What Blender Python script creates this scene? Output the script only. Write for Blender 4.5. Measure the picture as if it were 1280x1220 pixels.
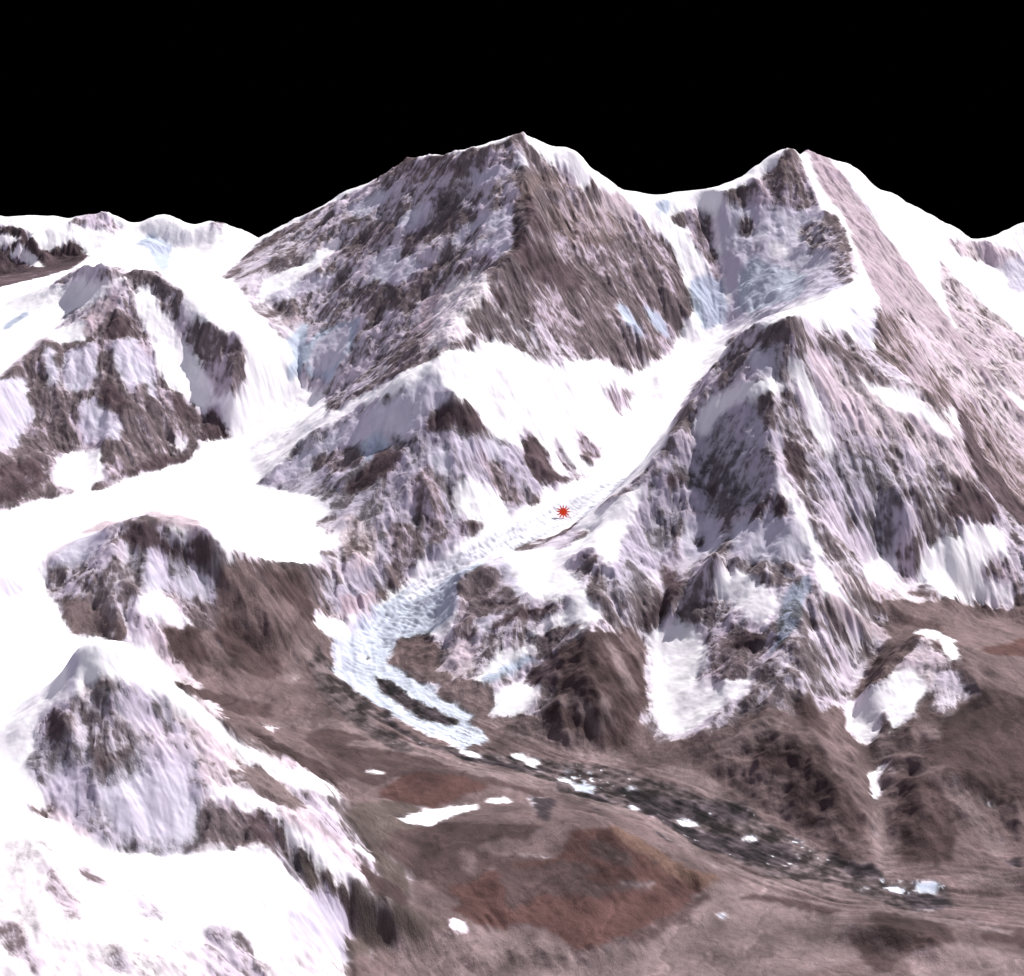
import bpy, math, time
import numpy as np

# ------------------------------------------------------------------ camera, world, sun
S = bpy.context.scene
for o in list(bpy.data.objects): bpy.data.objects.remove(o)
COL = S.collection
KM = 1000.0                                   # map data below is in kilometres, the scene in metres

cam_data = bpy.data.cameras.new('camera'); cam = bpy.data.objects.new('camera', cam_data); COL.objects.link(cam)
cam.location = (-21162.0, 937.4, 11782.0)
_yaw, _pit = -0.0407, -0.3108
cam.rotation_euler = (math.pi/2 + _pit, 0.0, _yaw - math.pi/2)
cam_data.sensor_width = 36.0
cam_data.lens = 36.0*2576.9/1280.0
cam_data.clip_start = 10.0; cam_data.clip_end = 80000.0
S.camera = cam

SUN_AZ, SUN_EL = math.radians(-54), math.radians(50)     # azimuth from +X (east) towards +Y (north)
to_sun = (math.cos(SUN_EL)*math.cos(SUN_AZ), math.cos(SUN_EL)*math.sin(SUN_AZ), math.sin(SUN_EL))
w = bpy.data.worlds.new('World'); S.world = w; w.use_nodes = True
nt = w.node_tree; nt.nodes.clear()
N = nt.nodes.new; LK = nt.links.new
out = N('ShaderNodeOutputWorld'); bg = N('ShaderNodeBackground'); bg.inputs['Strength'].default_value = 0.15
sky = N('ShaderNodeTexSky'); sky.sky_type = 'NISHITA'; sky.sun_disc = False
sky.sun_elevation = SUN_EL; sky.sun_rotation = math.pi/2 - SUN_AZ; sky.altitude = 6000; sky.dust_density = 2.0; sky.ozone_density = 1.0
tc = N('ShaderNodeTexCoord'); sp = N('ShaderNodeSeparateXYZ'); LK(tc.outputs['Generated'], sp.inputs[0])
mr = N('ShaderNodeMapRange'); mr.inputs['From Min'].default_value = 0.0; mr.inputs['From Max'].default_value = 0.08
LK(sp.outputs['Z'], mr.inputs['Value'])
bw = N('ShaderNodeRGBToBW'); LK(sky.outputs[0], bw.inputs[0])
mx = N('ShaderNodeMix'); mx.data_type = 'RGBA'; mx.inputs[0].default_value = 0.78
LK(sky.outputs[0], mx.inputs[6]); LK(bw.outputs[0], mx.inputs[7])
mul = N('ShaderNodeVectorMath'); mul.operation = 'SCALE'; LK(mx.outputs[2], mul.inputs[0]); LK(mr.outputs[0], mul.inputs['Scale'])
tn = N('ShaderNodeVectorMath'); tn.operation = 'MULTIPLY'; tn.inputs[1].default_value = (1.04, 0.95, 1.0); LK(mul.outputs[0], tn.inputs[0])
LK(tn.outputs[0], bg.inputs['Color']); LK(bg.outputs[0], out.inputs[0])

ld = bpy.data.lights.new('sun', 'SUN'); ld.energy = 3.8; ld.angle = math.radians(0.5); ld.color = (1.0, 0.955, 0.93)
sun = bpy.data.objects.new('sun', ld); COL.objects.link(sun)
from mathutils import Vector
sun.rotation_euler = Vector(to_sun).to_track_quat('Z', 'Y').to_euler(); sun.location = (0, 0, 12000)

S.view_settings.view_transform = 'Standard'; S.view_settings.look = 'None'
S.view_settings.exposure = 0.92; S.view_settings.gamma = 1.0
S.render.engine = 'CYCLES'
S.cycles.max_bounces = 5; S.cycles.diffuse_bounces = 4

# ------------------------------------------------------------------ survey data
# ridge, rib, valley and glacier-edge lines of the map: x east, y north, elevation, in units of 10 m
LINES = """
line 2,-1,880 -10,41,868 35,81,855 89,111,842 134,142,810 160,174,798 168,214,772 194,261,745 186,288,733 52,314,718 -40,288,708 -83,270,703
line 2,-1,880 -33,-1,861 -78,-7,836 -119,-10,815 -152,2,798 -180,22,784 -202,40,774 -247,58,753 -292,78,734 -326,89,720 -318,121,700 -297,151,678 -286,181,660 -298,218,635 -314,256,605
line 2,-1,880 10,-34,868 5,-63,857 8,-77,840 22,-98,826 28,-119,813 49,-156,805 63,-191,810 40,-218,812 63,-251,825 78,-282,848 77,-296,852 118,-329,840 121,-351,836 125,-380,815 123,-407,795 154,-465,765 170,-492,750 174,-522,730 194,-559,735 219,-592,745 256,-660,750
line 77,-296,852 95,-311,835 22,-318,800 -2,-331,795 -68,-332,775 -144,-326,762 -190,-320,760 -302,-270,772 -371,-232,782 -410,-211,782 -385,-192,770 -374,-173,752 -374,-159,735 -405,-138,713 -426,-119,692 -449,-101,672 -466,-82,652 -478,-54,628 -478,-31,607 -482,-6,600 -498,24,597 -506,65,590
line -190,-320,760 -254,-323,755 -337,-305,730 -373,-312,715 -383,-339,705 -382,-370,675 -397,-380,650 -420,-396,620 -434,-421,595 -488,-443,570
line -380,-227,770 -358,-260,750 -361,-296,725
line -385,-192,770 -428,-182,733 -466,-185,701 -502,-185,672 -533,-199,649 -568,-215,624 -602,-217,600 -607,-234,580 -596,-272,560
line -558,-217,620 -596,-200,600 -643,-189,585 -675,-178,565 -700,-156,550 -704,-171,545 -760,-182,538 -802,-196,520 -834,-204,505 -869,-208,496
line -436,-136,672 -459,-130,651 -495,-133,620 -529,-123,590
line -466,-82,652 -499,-89,618 -534,-96,585
line -478,-54,628 -543,-42,610 -586,-39,585 -621,-30,572 -657,-24,560 -687,-31,540 -700,-41,514
line -484,-13,602 -548,4,585 -584,31,565 -601,64,545
line -506,65,590 -542,74,570 -562,86,550
line -564,-133,640 -552,-142,612 -582,-135,582 -610,-101,546 -671,-88,525 -730,-93,513
line -543,-48,610 -588,-64,575 -600,-80,542 -663,-70,522 -713,-53,512
line -616,-5,550 -627,24,528
line -543,-224,642 -537,-253,605 -518,-281,568
line -383,-339,705 -422,-350,665 -458,-357,630 -494,-356,595 -523,-331,583 -523,-307,578 -529,-283,565 -510,-343,540 -532,-399,530
line -480,-296,655 -499,-307,619 -517,-313,584
line -585,-269,550 -629,-238,538 -684,-223,522 -740,-226,515 -785,-223,505 -867,-212,495
line -693,-219,536 -669,-253,560 -635,-294,580 -672,-308,568 -707,-322,550 -722,-345,540
line -635,-294,580 -679,-264,552 -717,-239,530
line -635,-294,580 -695,-300,552 -784,-276,535 -766,-258,533
line -784,-276,535 -814,-296,515 -846,-307,497
line -727,-249,528 -808,-248,522 -848,-252,505
line 2,-1,880 -40,-23,825 -85,-37,768 -120,-83,727 -143,-113,700 -163,-136,676
line 8,-77,840 -28,-106,773 -57,-154,720 -69,-174,698
line 63,-191,810 29,-201,770 -3,-206,734 -34,-211,698
line 48,-164,806 -10,-177,744 -57,-186,695 -74,-182,678
line 77,-296,852 30,-264,795 -20,-224,737 -64,-216,688
line 22,-318,800 -37,-288,757 -82,-269,725
flow -74,-182,678 -92,-159,666 -160,-124,647 -258,-84,627 -346,-49,612 -394,-19,602 -433,18,595 -463,60,583 -467,102,563 -492,136,548 -536,158,537 -597,153,531 -650,121,526 -684,84,522 -712,48,517 -745,3,512 -771,-42,508 -807,-90,503 -847,-135,498 -883,-184,494 -893,-247,492 -901,-299,490 -909,-340,488
line -161,-137,674 -184,-110,660 -214,-92,642 -317,-59,622 -361,-21,612 -402,24,605 -431,60,597 -457,91,581 -491,135,569 -532,174,557 -553,183,555
line -75,-206,678 -109,-182,666 -184,-149,645 -263,-125,632 -319,-101,616 -377,-68,606 -410,-42,598 -437,-16,593 -466,23,589 -480,68,576
line -530,92,548 -552,125,536 -593,115,532 -636,83,526 -671,47,521 -696,0,515 -718,-47,511
line -249,40,742 -259,3,706 -254,-42,685 -207,-99,672
line -321,78,715 -338,57,675 -356,22,650 -358,-21,620
line -340,68,705 -355,82,680 -378,93,650 -415,101,625 -447,108,585
line -336,121,690 -352,136,650 -397,150,620 -453,156,595
line -340,21,660 -387,43,630 -422,52,605
line -321,166,645 -333,195,615 -388,207,603
line -172,281,598 -353,237,603 -405,261,602 -452,224,603 -411,198,603 -435,173,600
line -478,168,590 -505,188,575 -527,179,560
line -121,196,640 -148,243,615 -192,287,600 -254,350,592 -314,415,585 -342,483,580 -367,534,578
line -178,186,635 -166,170,660 -96,204,675 -39,248,695 -5,266,700
line -321,487,582 -289,397,588 -232,360,593 -203,325,598 -175,276,615 -166,292,645 -142,281,675 -107,248,678 -70,272,690
line -340,540,580 -321,487,582
line 89,111,842 50,132,794 13,174,750 -17,207,715 -48,223,680
line -10,41,868 -41,50,818 -68,91,774 -99,139,724 -130,179,675
line -148,38,762 -155,92,721 -163,139,683 -170,182,645
line -83,270,703 -120,282,698 -103,310,712 -62,338,730 -50,363,740 -32,386,748 -38,408,742 -47,418,754 -11,449,745 50,498,720 72,554,700 98,629,680
line -38,408,742 -74,397,717 -123,400,684 -176,387,649 -230,396,617 -276,399,590
line -32,386,748 -90,352,692 -139,321,646 -178,292,612
line -117,471,695 -154,482,660 -237,493,620
line -23,453,710 -96,475,690 -211,517,660
line -206,427,610 -261,423,595
line 597,718,695 582,653,695 584,581,692 570,564,685 589,551,693 595,520,696 581,497,692 567,473,686 579,450,692 585,435,695 551,406,680 569,380,687 561,350,684 534,319,670 466,272,650
line 569,714,680 566,651,680 548,617,678 517,592,665 543,560,668 513,531,655 474,495,645
line 529,710,625 501,643,625 525,586,630 525,534,640
line 544,473,662 551,453,672 542,437,662 522,436,645
line 582,500,660 521,389,650 373,374,650 471,414,645
line -287,-465,560 -161,-498,585 -100,-496,635 -4,-467,680
line -366,-489,540 -287,-465,560
line 123,-407,795 59,-436,736 -4,-467,680
line 174,-522,730 148,-541,690 45,-551,650
line 121,-351,836 37,-394,767 -40,-414,706 -110,-442,655
line -511,197,602 -541,227,610 -572,246,630 -582,263,650 -574,286,656 -571,314,662 -568,340,655 -572,371,640 -586,394,632 -601,423,630 -634,457,650
line -572,246,630 -589,233,604 -607,214,577 -627,211,548
line -511,197,602 -529,196,581 -548,190,560
line -574,286,656 -590,282,625 -606,263,597 -621,251,570 -634,216,549
line -571,314,662 -614,329,628 -656,313,598
line -593,430,635 -602,393,610 -662,365,595
line -658,355,590 -661,301,574 -679,252,556 -635,210,547 -562,186,550
line -675,276,560 -696,221,542 -722,161,530 -741,108,522
line -634,457,650 -632,424,610 -661,384,595 -726,373,590 -780,397,595
line -930,301,706 -922,280,697 -929,256,676 -940,238,660 -939,215,642 -942,190,624 -942,164,605 -941,152,588 -920,140,560
line -940,238,660 -964,227,642 -985,212,627 -994,192,618 -1002,173,603 -1006,145,583 -1011,116,556 -985,95,535
line -930,301,706 -928,315,700 -946,317,672 -955,339,658 -966,357,645 -989,382,635
line -922,280,697 -959,270,661 -1018,242,610
line -930,301,706 -971,288,667 -1031,287,613
line -928,315,700 -966,312,665 -997,314,638 -1024,306,615
line -1010,349,642 -1018,320,625 -1028,301,614 -1030,273,608 -1024,242,608 -1023,214,606 -1018,196,604
line -1010,349,642 -1072,320,625 -1109,288,610 -1142,263,595 -1181,246,580
line -999,379,640 -1089,361,625 -1156,331,605 -1207,315,580
line -1050,298,608 -1062,251,598 -1048,194,594 -1052,176,575 -1071,162,550
line -993,197,615 -1007,189,598 -1022,154,568 -1034,144,548
line -1076,228,590 -1106,203,572 -1144,192,555
line -997,138,570 -1010,131,550
line -994,116,546 -939,117,544 -895,97,546 -887,65,547 -879,22,545 -871,-8,545 -877,-26,537 -889,-47,528 -902,-72,517 -892,-95,508 -887,-128,504
line -1027,145,533 -1010,117,528 -1007,88,523 -980,48,520 -986,23,517 -993,3,514 -970,-34,512 -944,-57,511 -901,-83,507
line -887,65,547 -938,56,536
line -876,155,555 -845,118,536 -835,86,533 -812,46,530 -818,7,526 -821,-26,522
line -836,151,550 -798,130,542 -797,96,541 -780,51,532
line -721,161,533 -742,85,525 -755,38,522 -778,5,520 -801,-51,515 -857,-100,506 -882,-129,503 -887,-183,500 -917,-219,498 -932,-248,498 -949,-285,497 -957,-320,495
line -1044,140,522 -1010,49,510 -987,-32,505 -942,-114,500 -959,-164,497 -992,-233,495 -1006,-300,493
line -1109,138,510 -1100,-21,500 -1095,-273,490
line -949,-170,503 -946,-192,506 -957,-215,506 -967,-228,503
line -748,-115,508 -800,-154,501 -872,-197,494
line -1250,400,590 -1050,520,670 -900,460,630
line -1050,520,670 -800,700,690 -450,820,630
line -630,-600,500 -200,-680,530 100,-750,560
line -900,-600,600 -700,-720,630 -300,-800,620
line 950,-875,490 950,1050,490
line 780,150,560 780,1050,560
line 400,-875,520 400,-400,520 400,0,530 500,150,560
line -1500,-875,480 -1500,300,510 -1300,650,620 -1500,1050,560
"""
# land cover: class, then the outline of the patch on the map (x,y in units of 10 m)
COVER = """
M -1500,541 -1500,953 -1458,951 -1450,957 -1448,977 -1442,989 -1444,1007 -1442,1015 -1436,1021 -1438,1051 728,1051 730,1009 726,1001 726,961 738,937 738,925 744,907 742,883 748,869 744,845 758,799 756,781 762,769 760,707 762,691 766,685 766,679 762,677 760,655 766,643 762,629 762,585 768,579 768,561 758,537 760,509 766,499 766,477 762,471 762,427 758,415 758,379 762,367 750,355 748,347 752,305 744,289 744,277 738,269 732,245 710,225 710,221 702,215 702,211 696,207 694,199 682,185 674,185 672,181 654,173 646,163 628,161 612,149 566,149 562,145 548,143 540,149 522,149 506,157 494,157 472,149 462,141 456,125 436,109 432,97 404,73 402,65 396,59 396,53 384,39 384,29 380,27 372,11 372,-7 366,-13 360,-39 360,-75 356,-85 358,-151 354,-157 354,-211 358,-217 358,-247 354,-253 356,-435 352,-493 356,-499 356,-545 360,-551 360,-643 354,-657 348,-713 342,-717 342,-723 338,-727 336,-745 324,-761 324,-771 320,-773 320,-777 304,-791 304,-805 294,-815 282,-821 282,-827 276,-833 276,-841 270,-847 270,-875 116,-875 114,-823 108,-817 104,-793 102,-763 106,-757 106,-745 94,-733 82,-727 74,-717 60,-711 42,-709 12,-691 0,-691 -26,-667 -42,-667 -54,-657 -64,-655 -74,-643 -82,-641 -92,-631 -100,-631 -112,-611 -68,-621 -50,-629 -32,-631 -16,-639 18,-645 22,-649 38,-651 42,-655 58,-657 86,-667 226,-701 266,-701 300,-667 300,-627 294,-619 294,-587 288,-577 288,-559 282,-541 282,-499 276,-491 276,-481 270,-465 272,-425 276,-419 276,-403 272,-399 272,-335 276,-321 276,-303 270,-295 270,-181 266,-175 266,-163 270,-157 268,-83 276,-71 276,-57 282,-43 278,-25 282,-17 282,-1 288,7 288,15 292,17 294,45 306,61 306,97 324,119 330,163 336,171 338,181 342,183 346,199 360,211 360,227 364,229 366,239 372,245 374,271 380,285 384,287 384,329 378,339 378,347 372,353 366,381 370,435 374,437 398,411 408,411 426,391 434,387 438,375 438,351 442,347 446,329 460,317 460,311 514,261 552,261 596,303 606,327 616,337 614,347 578,359 548,359 546,365 550,369 550,375 558,379 558,373 576,371 622,355 624,375 636,385 640,447 654,459 660,469 660,507 646,519 646,527 636,527 600,513 588,517 576,497 558,493 552,495 552,501 558,505 564,521 564,561 578,559 580,555 598,557 600,553 622,551 640,543 650,549 650,587 644,593 644,633 640,639 646,649 648,669 648,725 614,759 564,759 552,755 494,749 484,743 464,741 462,737 440,737 438,733 424,733 422,729 396,727 394,723 380,723 378,719 342,715 340,711 306,707 304,703 280,701 270,699 268,695 252,693 190,745 174,751 168,757 162,757 156,763 150,763 144,769 136,769 112,781 84,787 24,785 20,781 -12,775 -14,771 -40,761 -50,751 -64,745 -90,719 -90,715 -96,711 -96,707 -108,695 -110,687 -120,677 -120,669 -126,665 -126,659 -132,655 -138,637 -150,623 -152,607 -364,571 -372,569 -384,555 -436,553 -438,549 -456,549 -472,543 -500,539 -506,535 -518,535 -570,521 -608,515 -626,507 -710,495 -954,439 -1198,393 -1236,357 -1234,307 -1256,325 -1268,347 -1292,369 -1310,407 -1328,421 -1328,433 -1336,449 -1340,451 -1340,457 -1370,483 -1384,505 -1392,507 -1394,511 -1402,511 -1408,517 -1424,521 -1434,529 -1450,529 -1456,535
B -1500,-875 -1500,541 -1484,541 -1478,537 -1456,535 -1450,529 -1434,529 -1428,523 -1408,517 -1402,511 -1394,511 -1392,507 -1384,505 -1370,483 -1340,457 -1340,451 -1330,439 -1328,421 -1310,407 -1298,383 -1298,377 -1268,347 -1256,325 -1234,307 -1218,221 -1214,213 -1194,195 -1194,189 -1184,177 -1184,165 -1148,129 -1136,125 -1088,143 -1038,145 -1020,127 -1018,117 -1058,117 -1058,109 -1046,81 -1038,47 -1018,-83 -1012,-91 -1008,-107 -980,-169 -980,-175 -990,-175 -996,-179 -996,-193 -974,-193 -954,-173 -928,-175 -916,-163 -904,-139 -898,-137 -898,-143 -912,-177 -916,-179 -928,-201 -932,-201 -932,-187 -956,-187 -966,-191 -974,-205 -982,-201 -1000,-207 -1030,-211 -1034,-215 -1036,-265 -1032,-273 -990,-285 -980,-285 -970,-263 -964,-239 -942,-237 -944,-251 -960,-257 -964,-273 -970,-281 -968,-291 -948,-295 -936,-257 -936,-243 -928,-229 -928,-223 -920,-223 -920,-241 -912,-253 -892,-253 -882,-247 -874,-211 -870,-211 -868,-217 -856,-223 -810,-227 -778,-233 -766,-239 -752,-239 -750,-243 -742,-245 -724,-245 -720,-257 -716,-259 -716,-265 -698,-275 -694,-283 -712,-279 -722,-289 -736,-279 -736,-275 -722,-273 -728,-263 -736,-263 -738,-267 -748,-271 -760,-259 -770,-259 -780,-271 -790,-271 -796,-279 -796,-269 -800,-269 -806,-273 -822,-275 -838,-285 -858,-291 -860,-295 -850,-301 -840,-301 -832,-295 -804,-285 -798,-279 -798,-283 -806,-289 -806,-295 -814,-301 -812,-311 -816,-313 -816,-333 -792,-337 -712,-361 -702,-361 -692,-337 -692,-327 -700,-321 -700,-317 -690,-313 -688,-309 -682,-309 -678,-301 -674,-301 -672,-311 -654,-311 -648,-315 -636,-313 -624,-315 -620,-319 -606,-319 -596,-313 -578,-317 -572,-301 -574,-283 -582,-285 -586,-301 -590,-301 -592,-291 -614,-299 -624,-283 -636,-283 -638,-287 -644,-287 -646,-281 -658,-271 -662,-261 -670,-257 -680,-245 -680,-235 -672,-231 -674,-223 -642,-241 -638,-249 -628,-251 -606,-269 -574,-271 -574,-249 -562,-277 -550,-293 -548,-319 -542,-321 -538,-311 -542,-289 -538,-289 -534,-297 -532,-307 -538,-317 -540,-333 -532,-345 -522,-345 -516,-351 -512,-365 -512,-397 -502,-401 -502,-419 -464,-427 -458,-431 -438,-433 -430,-439 -402,-439 -402,-451 -374,-445 -366,-447 -360,-455 -344,-463 -334,-457 -310,-461 -302,-477 -254,-489 -250,-517 -254,-521 -268,-563 -266,-569 -114,-609 -100,-631 -92,-631 -82,-641 -74,-643 -64,-655 -54,-657 -42,-667 -26,-667 0,-691 12,-691 42,-709 52,-709 74,-717 82,-727 86,-727 106,-745 106,-757 102,-763 104,-793 108,-817 114,-823 116,-843 116,-875 -198,-875 -198,-859 -210,-815 -222,-805 -234,-783 -258,-761 -258,-755 -264,-751 -274,-751 -280,-745 -290,-743 -292,-739 -320,-733 -350,-721 -360,-721 -368,-715 -398,-715 -418,-709 -448,-709 -450,-705 -462,-703 -470,-697 -492,-697 -506,-691 -532,-691 -542,-685 -560,-685 -572,-679 -582,-679 -588,-673 -610,-671 -642,-655 -658,-655 -682,-627 -690,-625 -694,-619 -704,-617 -720,-603 -724,-603 -734,-585 -746,-577 -752,-577 -756,-571 -770,-569 -778,-561 -794,-555 -842,-553 -848,-547 -866,-547 -872,-553 -888,-553 -898,-563 -924,-571 -950,-607 -950,-631 -956,-645 -954,-687 -962,-709 -962,-779 -958,-793 -956,-831 -958,-875
W -1120,255 -1118,261 -1094,269 -1086,279 -1082,293 -1062,307 -1054,309 -1044,319 -1050,325 -1060,349 -1060,373 -1074,409 -1074,417 -1062,417 -926,445 -750,487 -738,487 -730,491 -654,505 -626,507 -616,513 -570,521 -518,535 -506,535 -466,547 -438,549 -436,553 -418,555 -384,555 -372,569 -364,571 -152,607 -150,623 -138,637 -138,643 -132,649 -132,655 -126,659 -126,665 -120,669 -120,677 -110,687 -108,695 -102,699 -90,719 -64,745 -50,751 -40,761 -30,763 -28,767 -18,769 -12,775 20,781 24,785 84,787 112,781 120,775 144,769 150,763 156,763 162,757 168,757 174,751 190,745 252,693 268,695 270,699 280,701 304,703 306,707 340,711 342,715 378,719 380,723 394,723 396,727 422,729 424,733 438,733 440,737 462,737 464,741 484,743 494,749 552,755 564,759 614,759 648,725 648,669 646,649 640,639 644,633 644,593 650,587 650,549 640,543 622,551 600,553 598,557 580,555 578,559 564,561 564,521 558,505 552,501 554,493 576,497 588,517 600,513 636,527 646,527 646,519 660,507 660,469 654,459 640,447 636,385 624,375 624,357 618,355 576,371 558,373 558,379 550,375 550,369 546,365 548,359 578,359 614,347 616,337 606,327 596,303 552,261 514,261 504,273 496,275 446,329 442,347 438,351 438,375 434,387 426,391 408,411 398,411 374,437 370,435 366,381 372,353 378,347 378,339 384,329 384,287 380,285 374,271 372,245 368,243 366,233 360,227 360,211 346,199 342,183 338,181 336,171 330,163 324,119 306,97 306,61 294,45 292,17 288,15 288,7 282,-1 282,-17 278,-25 282,-43 276,-57 276,-71 268,-83 270,-157 266,-163 266,-175 270,-181 270,-295 276,-303 276,-321 272,-335 272,-399 276,-403 276,-419 272,-425 270,-465 276,-481 276,-491 282,-499 282,-541 288,-559 288,-577 294,-587 294,-619 300,-627 300,-667 266,-701 226,-701 86,-667 80,-663 42,-655 38,-651 22,-649 18,-645 -16,-639 -32,-631 -50,-629 -68,-621 -92,-617 -96,-613 -114,-611 -268,-567 -254,-521 -250,-517 -254,-491 -204,-501 -202,-505 -144,-519 -142,-515 -126,-507 -108,-487 -104,-487 -110,-497 -110,-505 -124,-519 -122,-525 -112,-525 -108,-529 10,-559 12,-553 22,-547 28,-537 34,-537 40,-531 42,-515 50,-509 50,-501 58,-489 56,-477 70,-471 70,-459 8,-453 -36,-453 -40,-457 -46,-455 -34,-449 -26,-439 -22,-439 -14,-431 -14,-425 -10,-421 2,-421 4,-417 14,-415 20,-397 28,-387 38,-385 74,-357 80,-357 86,-351 98,-353 114,-345 116,-341 164,-327 168,-323 168,-311 158,-303 158,-299 148,-299 98,-317 76,-317 32,-329 20,-329 18,-341 -42,-341 -44,-337 -86,-339 -108,-335 -148,-339 -160,-333 -202,-339 -210,-325 -216,-325 -222,-331 -244,-331 -248,-323 -266,-323 -268,-315 -300,-315 -302,-311 -292,-313 -284,-303 -288,-287 -352,-283 -354,-269 -364,-259 -366,-251 -382,-243 -386,-235 -406,-217 -402,-199 -384,-183 -378,-173 -364,-173 -334,-185 -324,-185 -322,-153 -326,-149 -326,-141 -330,-139 -334,-123 -342,-113 -366,-121 -378,-121 -402,-113 -418,-113 -426,-107 -440,-109 -446,-95 -456,-83 -454,-71 -458,-71 -460,-65 -458,-61 -454,-61 -454,-55 -458,-51 -462,-51 -470,-61 -472,-75 -466,-79 -466,-85 -470,-87 -476,-87 -482,-79 -498,-75 -516,-61 -552,-53 -554,-47 -530,-37 -522,-17 -530,-17 -564,-31 -576,-31 -592,-39 -598,-39 -608,-29 -608,-21 -604,-19 -604,-23 -600,-25 -590,-11 -592,7 -588,19 -578,7 -578,-13 -574,-15 -570,-11 -570,-3 -562,1 -560,13 -550,19 -520,25 -518,29 -510,29 -506,33 -470,33 -466,37 -468,47 -474,53 -484,55 -486,59 -496,59 -490,65 -484,61 -472,65 -458,23 -466,11 -474,11 -484,1 -484,-5 -498,-13 -488,-35 -480,-37 -472,-27 -466,-29 -452,-25 -448,-29 -436,-31 -444,-35 -444,-39 -438,-41 -434,-33 -428,-31 -432,-27 -432,-21 -428,-21 -420,-29 -420,-47 -412,-51 -398,-49 -394,-55 -398,-67 -412,-63 -416,-63 -420,-69 -430,-67 -432,-75 -428,-79 -422,-79 -418,-73 -414,-73 -410,-79 -388,-75 -368,-95 -358,-97 -356,-101 -348,-99 -342,-83 -342,-67 -370,-41 -382,-21 -416,11 -432,39 -456,67 -464,97 -476,107 -476,111 -500,135 -500,139 -492,131 -488,131 -486,125 -478,121 -462,103 -450,71 -442,65 -442,61 -428,45 -426,49 -430,61 -420,71 -406,75 -398,73 -398,63 -394,61 -396,33 -404,25 -412,27 -412,23 -404,15 -400,15 -386,-3 -378,-3 -368,-11 -370,-19 -348,-37 -346,-47 -340,-51 -340,-39 -322,-23 -322,-17 -334,-17 -346,-31 -350,-31 -352,-17 -338,-11 -330,5 -332,11 -350,11 -350,43 -338,53 -350,65 -350,71 -340,81 -334,81 -326,87 -328,119 -322,127 -322,133 -310,139 -308,145 -298,151 -292,163 -292,175 -298,189 -288,191 -296,199 -294,217 -310,233 -312,249 -308,253 -314,255 -342,223 -350,221 -360,211 -360,207 -370,197 -408,179 -412,179 -418,193 -426,193 -444,181 -438,173 -460,173 -472,187 -494,189 -504,197 -514,195 -536,225 -542,225 -552,237 -566,233 -576,245 -586,249 -586,259 -574,277 -558,273 -554,281 -544,285 -540,291 -530,293 -512,317 -474,323 -470,319 -470,313 -452,295 -428,291 -412,301 -412,305 -398,317 -398,321 -386,335 -370,335 -372,341 -378,341 -382,347 -398,353 -408,361 -428,365 -424,373 -426,377 -512,383 -512,375 -532,375 -546,377 -548,381 -560,381 -574,399 -580,399 -612,391 -614,387 -632,379 -636,373 -656,367 -654,353 -650,351 -654,337 -676,341 -670,363 -680,365 -684,361 -692,335 -676,335 -658,329 -654,313 -664,297 -674,293 -680,285 -690,285 -698,291 -718,297 -724,303 -728,315 -738,313 -766,323 -790,325 -796,317 -836,317 -838,313 -872,311 -874,305 -868,299 -868,263 -886,261 -892,257 -920,255 -922,251 -936,251 -936,243 -940,241 -944,223 -948,219 -946,179 -940,175 -940,169 -936,165 -930,165 -930,161 -940,155 -944,155 -948,163 -958,171 -960,209 -956,211 -954,241 -950,259 -946,261 -946,275 -952,279 -954,287 -952,305 -960,307 -960,311 -932,311 -930,315 -924,315 -924,319 -962,315 -962,333 -976,331 -986,335 -1002,331 -1010,321 -1014,321 -1018,327 -1026,327 -1026,323 -1022,323 -1020,319 -1034,301 -1034,251 -1022,203 -1026,181 -1024,171 -1032,171 -1060,183 -1068,169 -1080,183 -1082,191 -1096,189 -1096,197 -1084,197 -1082,223 -1098,225 -1100,249 -1104,255
B 270,-875 270,-847 276,-841 276,-833 282,-827 282,-821 294,-815 304,-805 304,-791 320,-777 320,-773 324,-771 324,-761 336,-745 338,-727 342,-723 342,-717 348,-713 354,-657 360,-643 360,-551 356,-545 356,-499 352,-493 356,-435 354,-253 358,-247 358,-217 354,-211 354,-157 358,-151 356,-85 360,-75 360,-39 366,-13 372,-7 372,11 380,27 384,29 384,39 396,53 396,59 402,65 404,73 432,97 436,109 456,125 462,141 472,149 494,157 514,155 522,149 540,149 548,143 556,143 566,149 612,149 628,161 646,163 654,173 672,181 674,185 682,185 690,193 702,215 710,221 710,225 732,245 738,269 744,277 744,289 752,305 748,347 750,355 762,367 758,379 758,415 762,427 762,471 766,477 766,499 760,509 758,537 768,561 768,579 762,585 762,629 766,643 760,655 762,677 766,679 766,685 762,691 760,707 762,769 756,781 758,799 744,845 748,859 748,869 742,883 744,907 740,915 738,937 726,961 726,1001 730,1009 728,1051 952,1051 952,-875
M -962,-779 -962,-709 -954,-687 -956,-645 -950,-631 -950,-607 -924,-571 -902,-565 -888,-553 -872,-553 -866,-547 -848,-547 -842,-553 -794,-555 -778,-561 -770,-569 -756,-571 -752,-577 -736,-583 -724,-603 -720,-603 -704,-617 -694,-619 -690,-625 -682,-627 -658,-655 -642,-655 -610,-671 -588,-673 -582,-679 -572,-679 -560,-685 -542,-685 -532,-691 -506,-691 -492,-697 -470,-697 -462,-703 -450,-705 -448,-709 -418,-709 -398,-715 -368,-715 -360,-721 -350,-721 -320,-733 -292,-739 -290,-743 -280,-745 -274,-751 -260,-753 -258,-761 -234,-783 -222,-805 -210,-815 -210,-821 -204,-829 -198,-875 -958,-875 -956,-831 -958,-793
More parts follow.
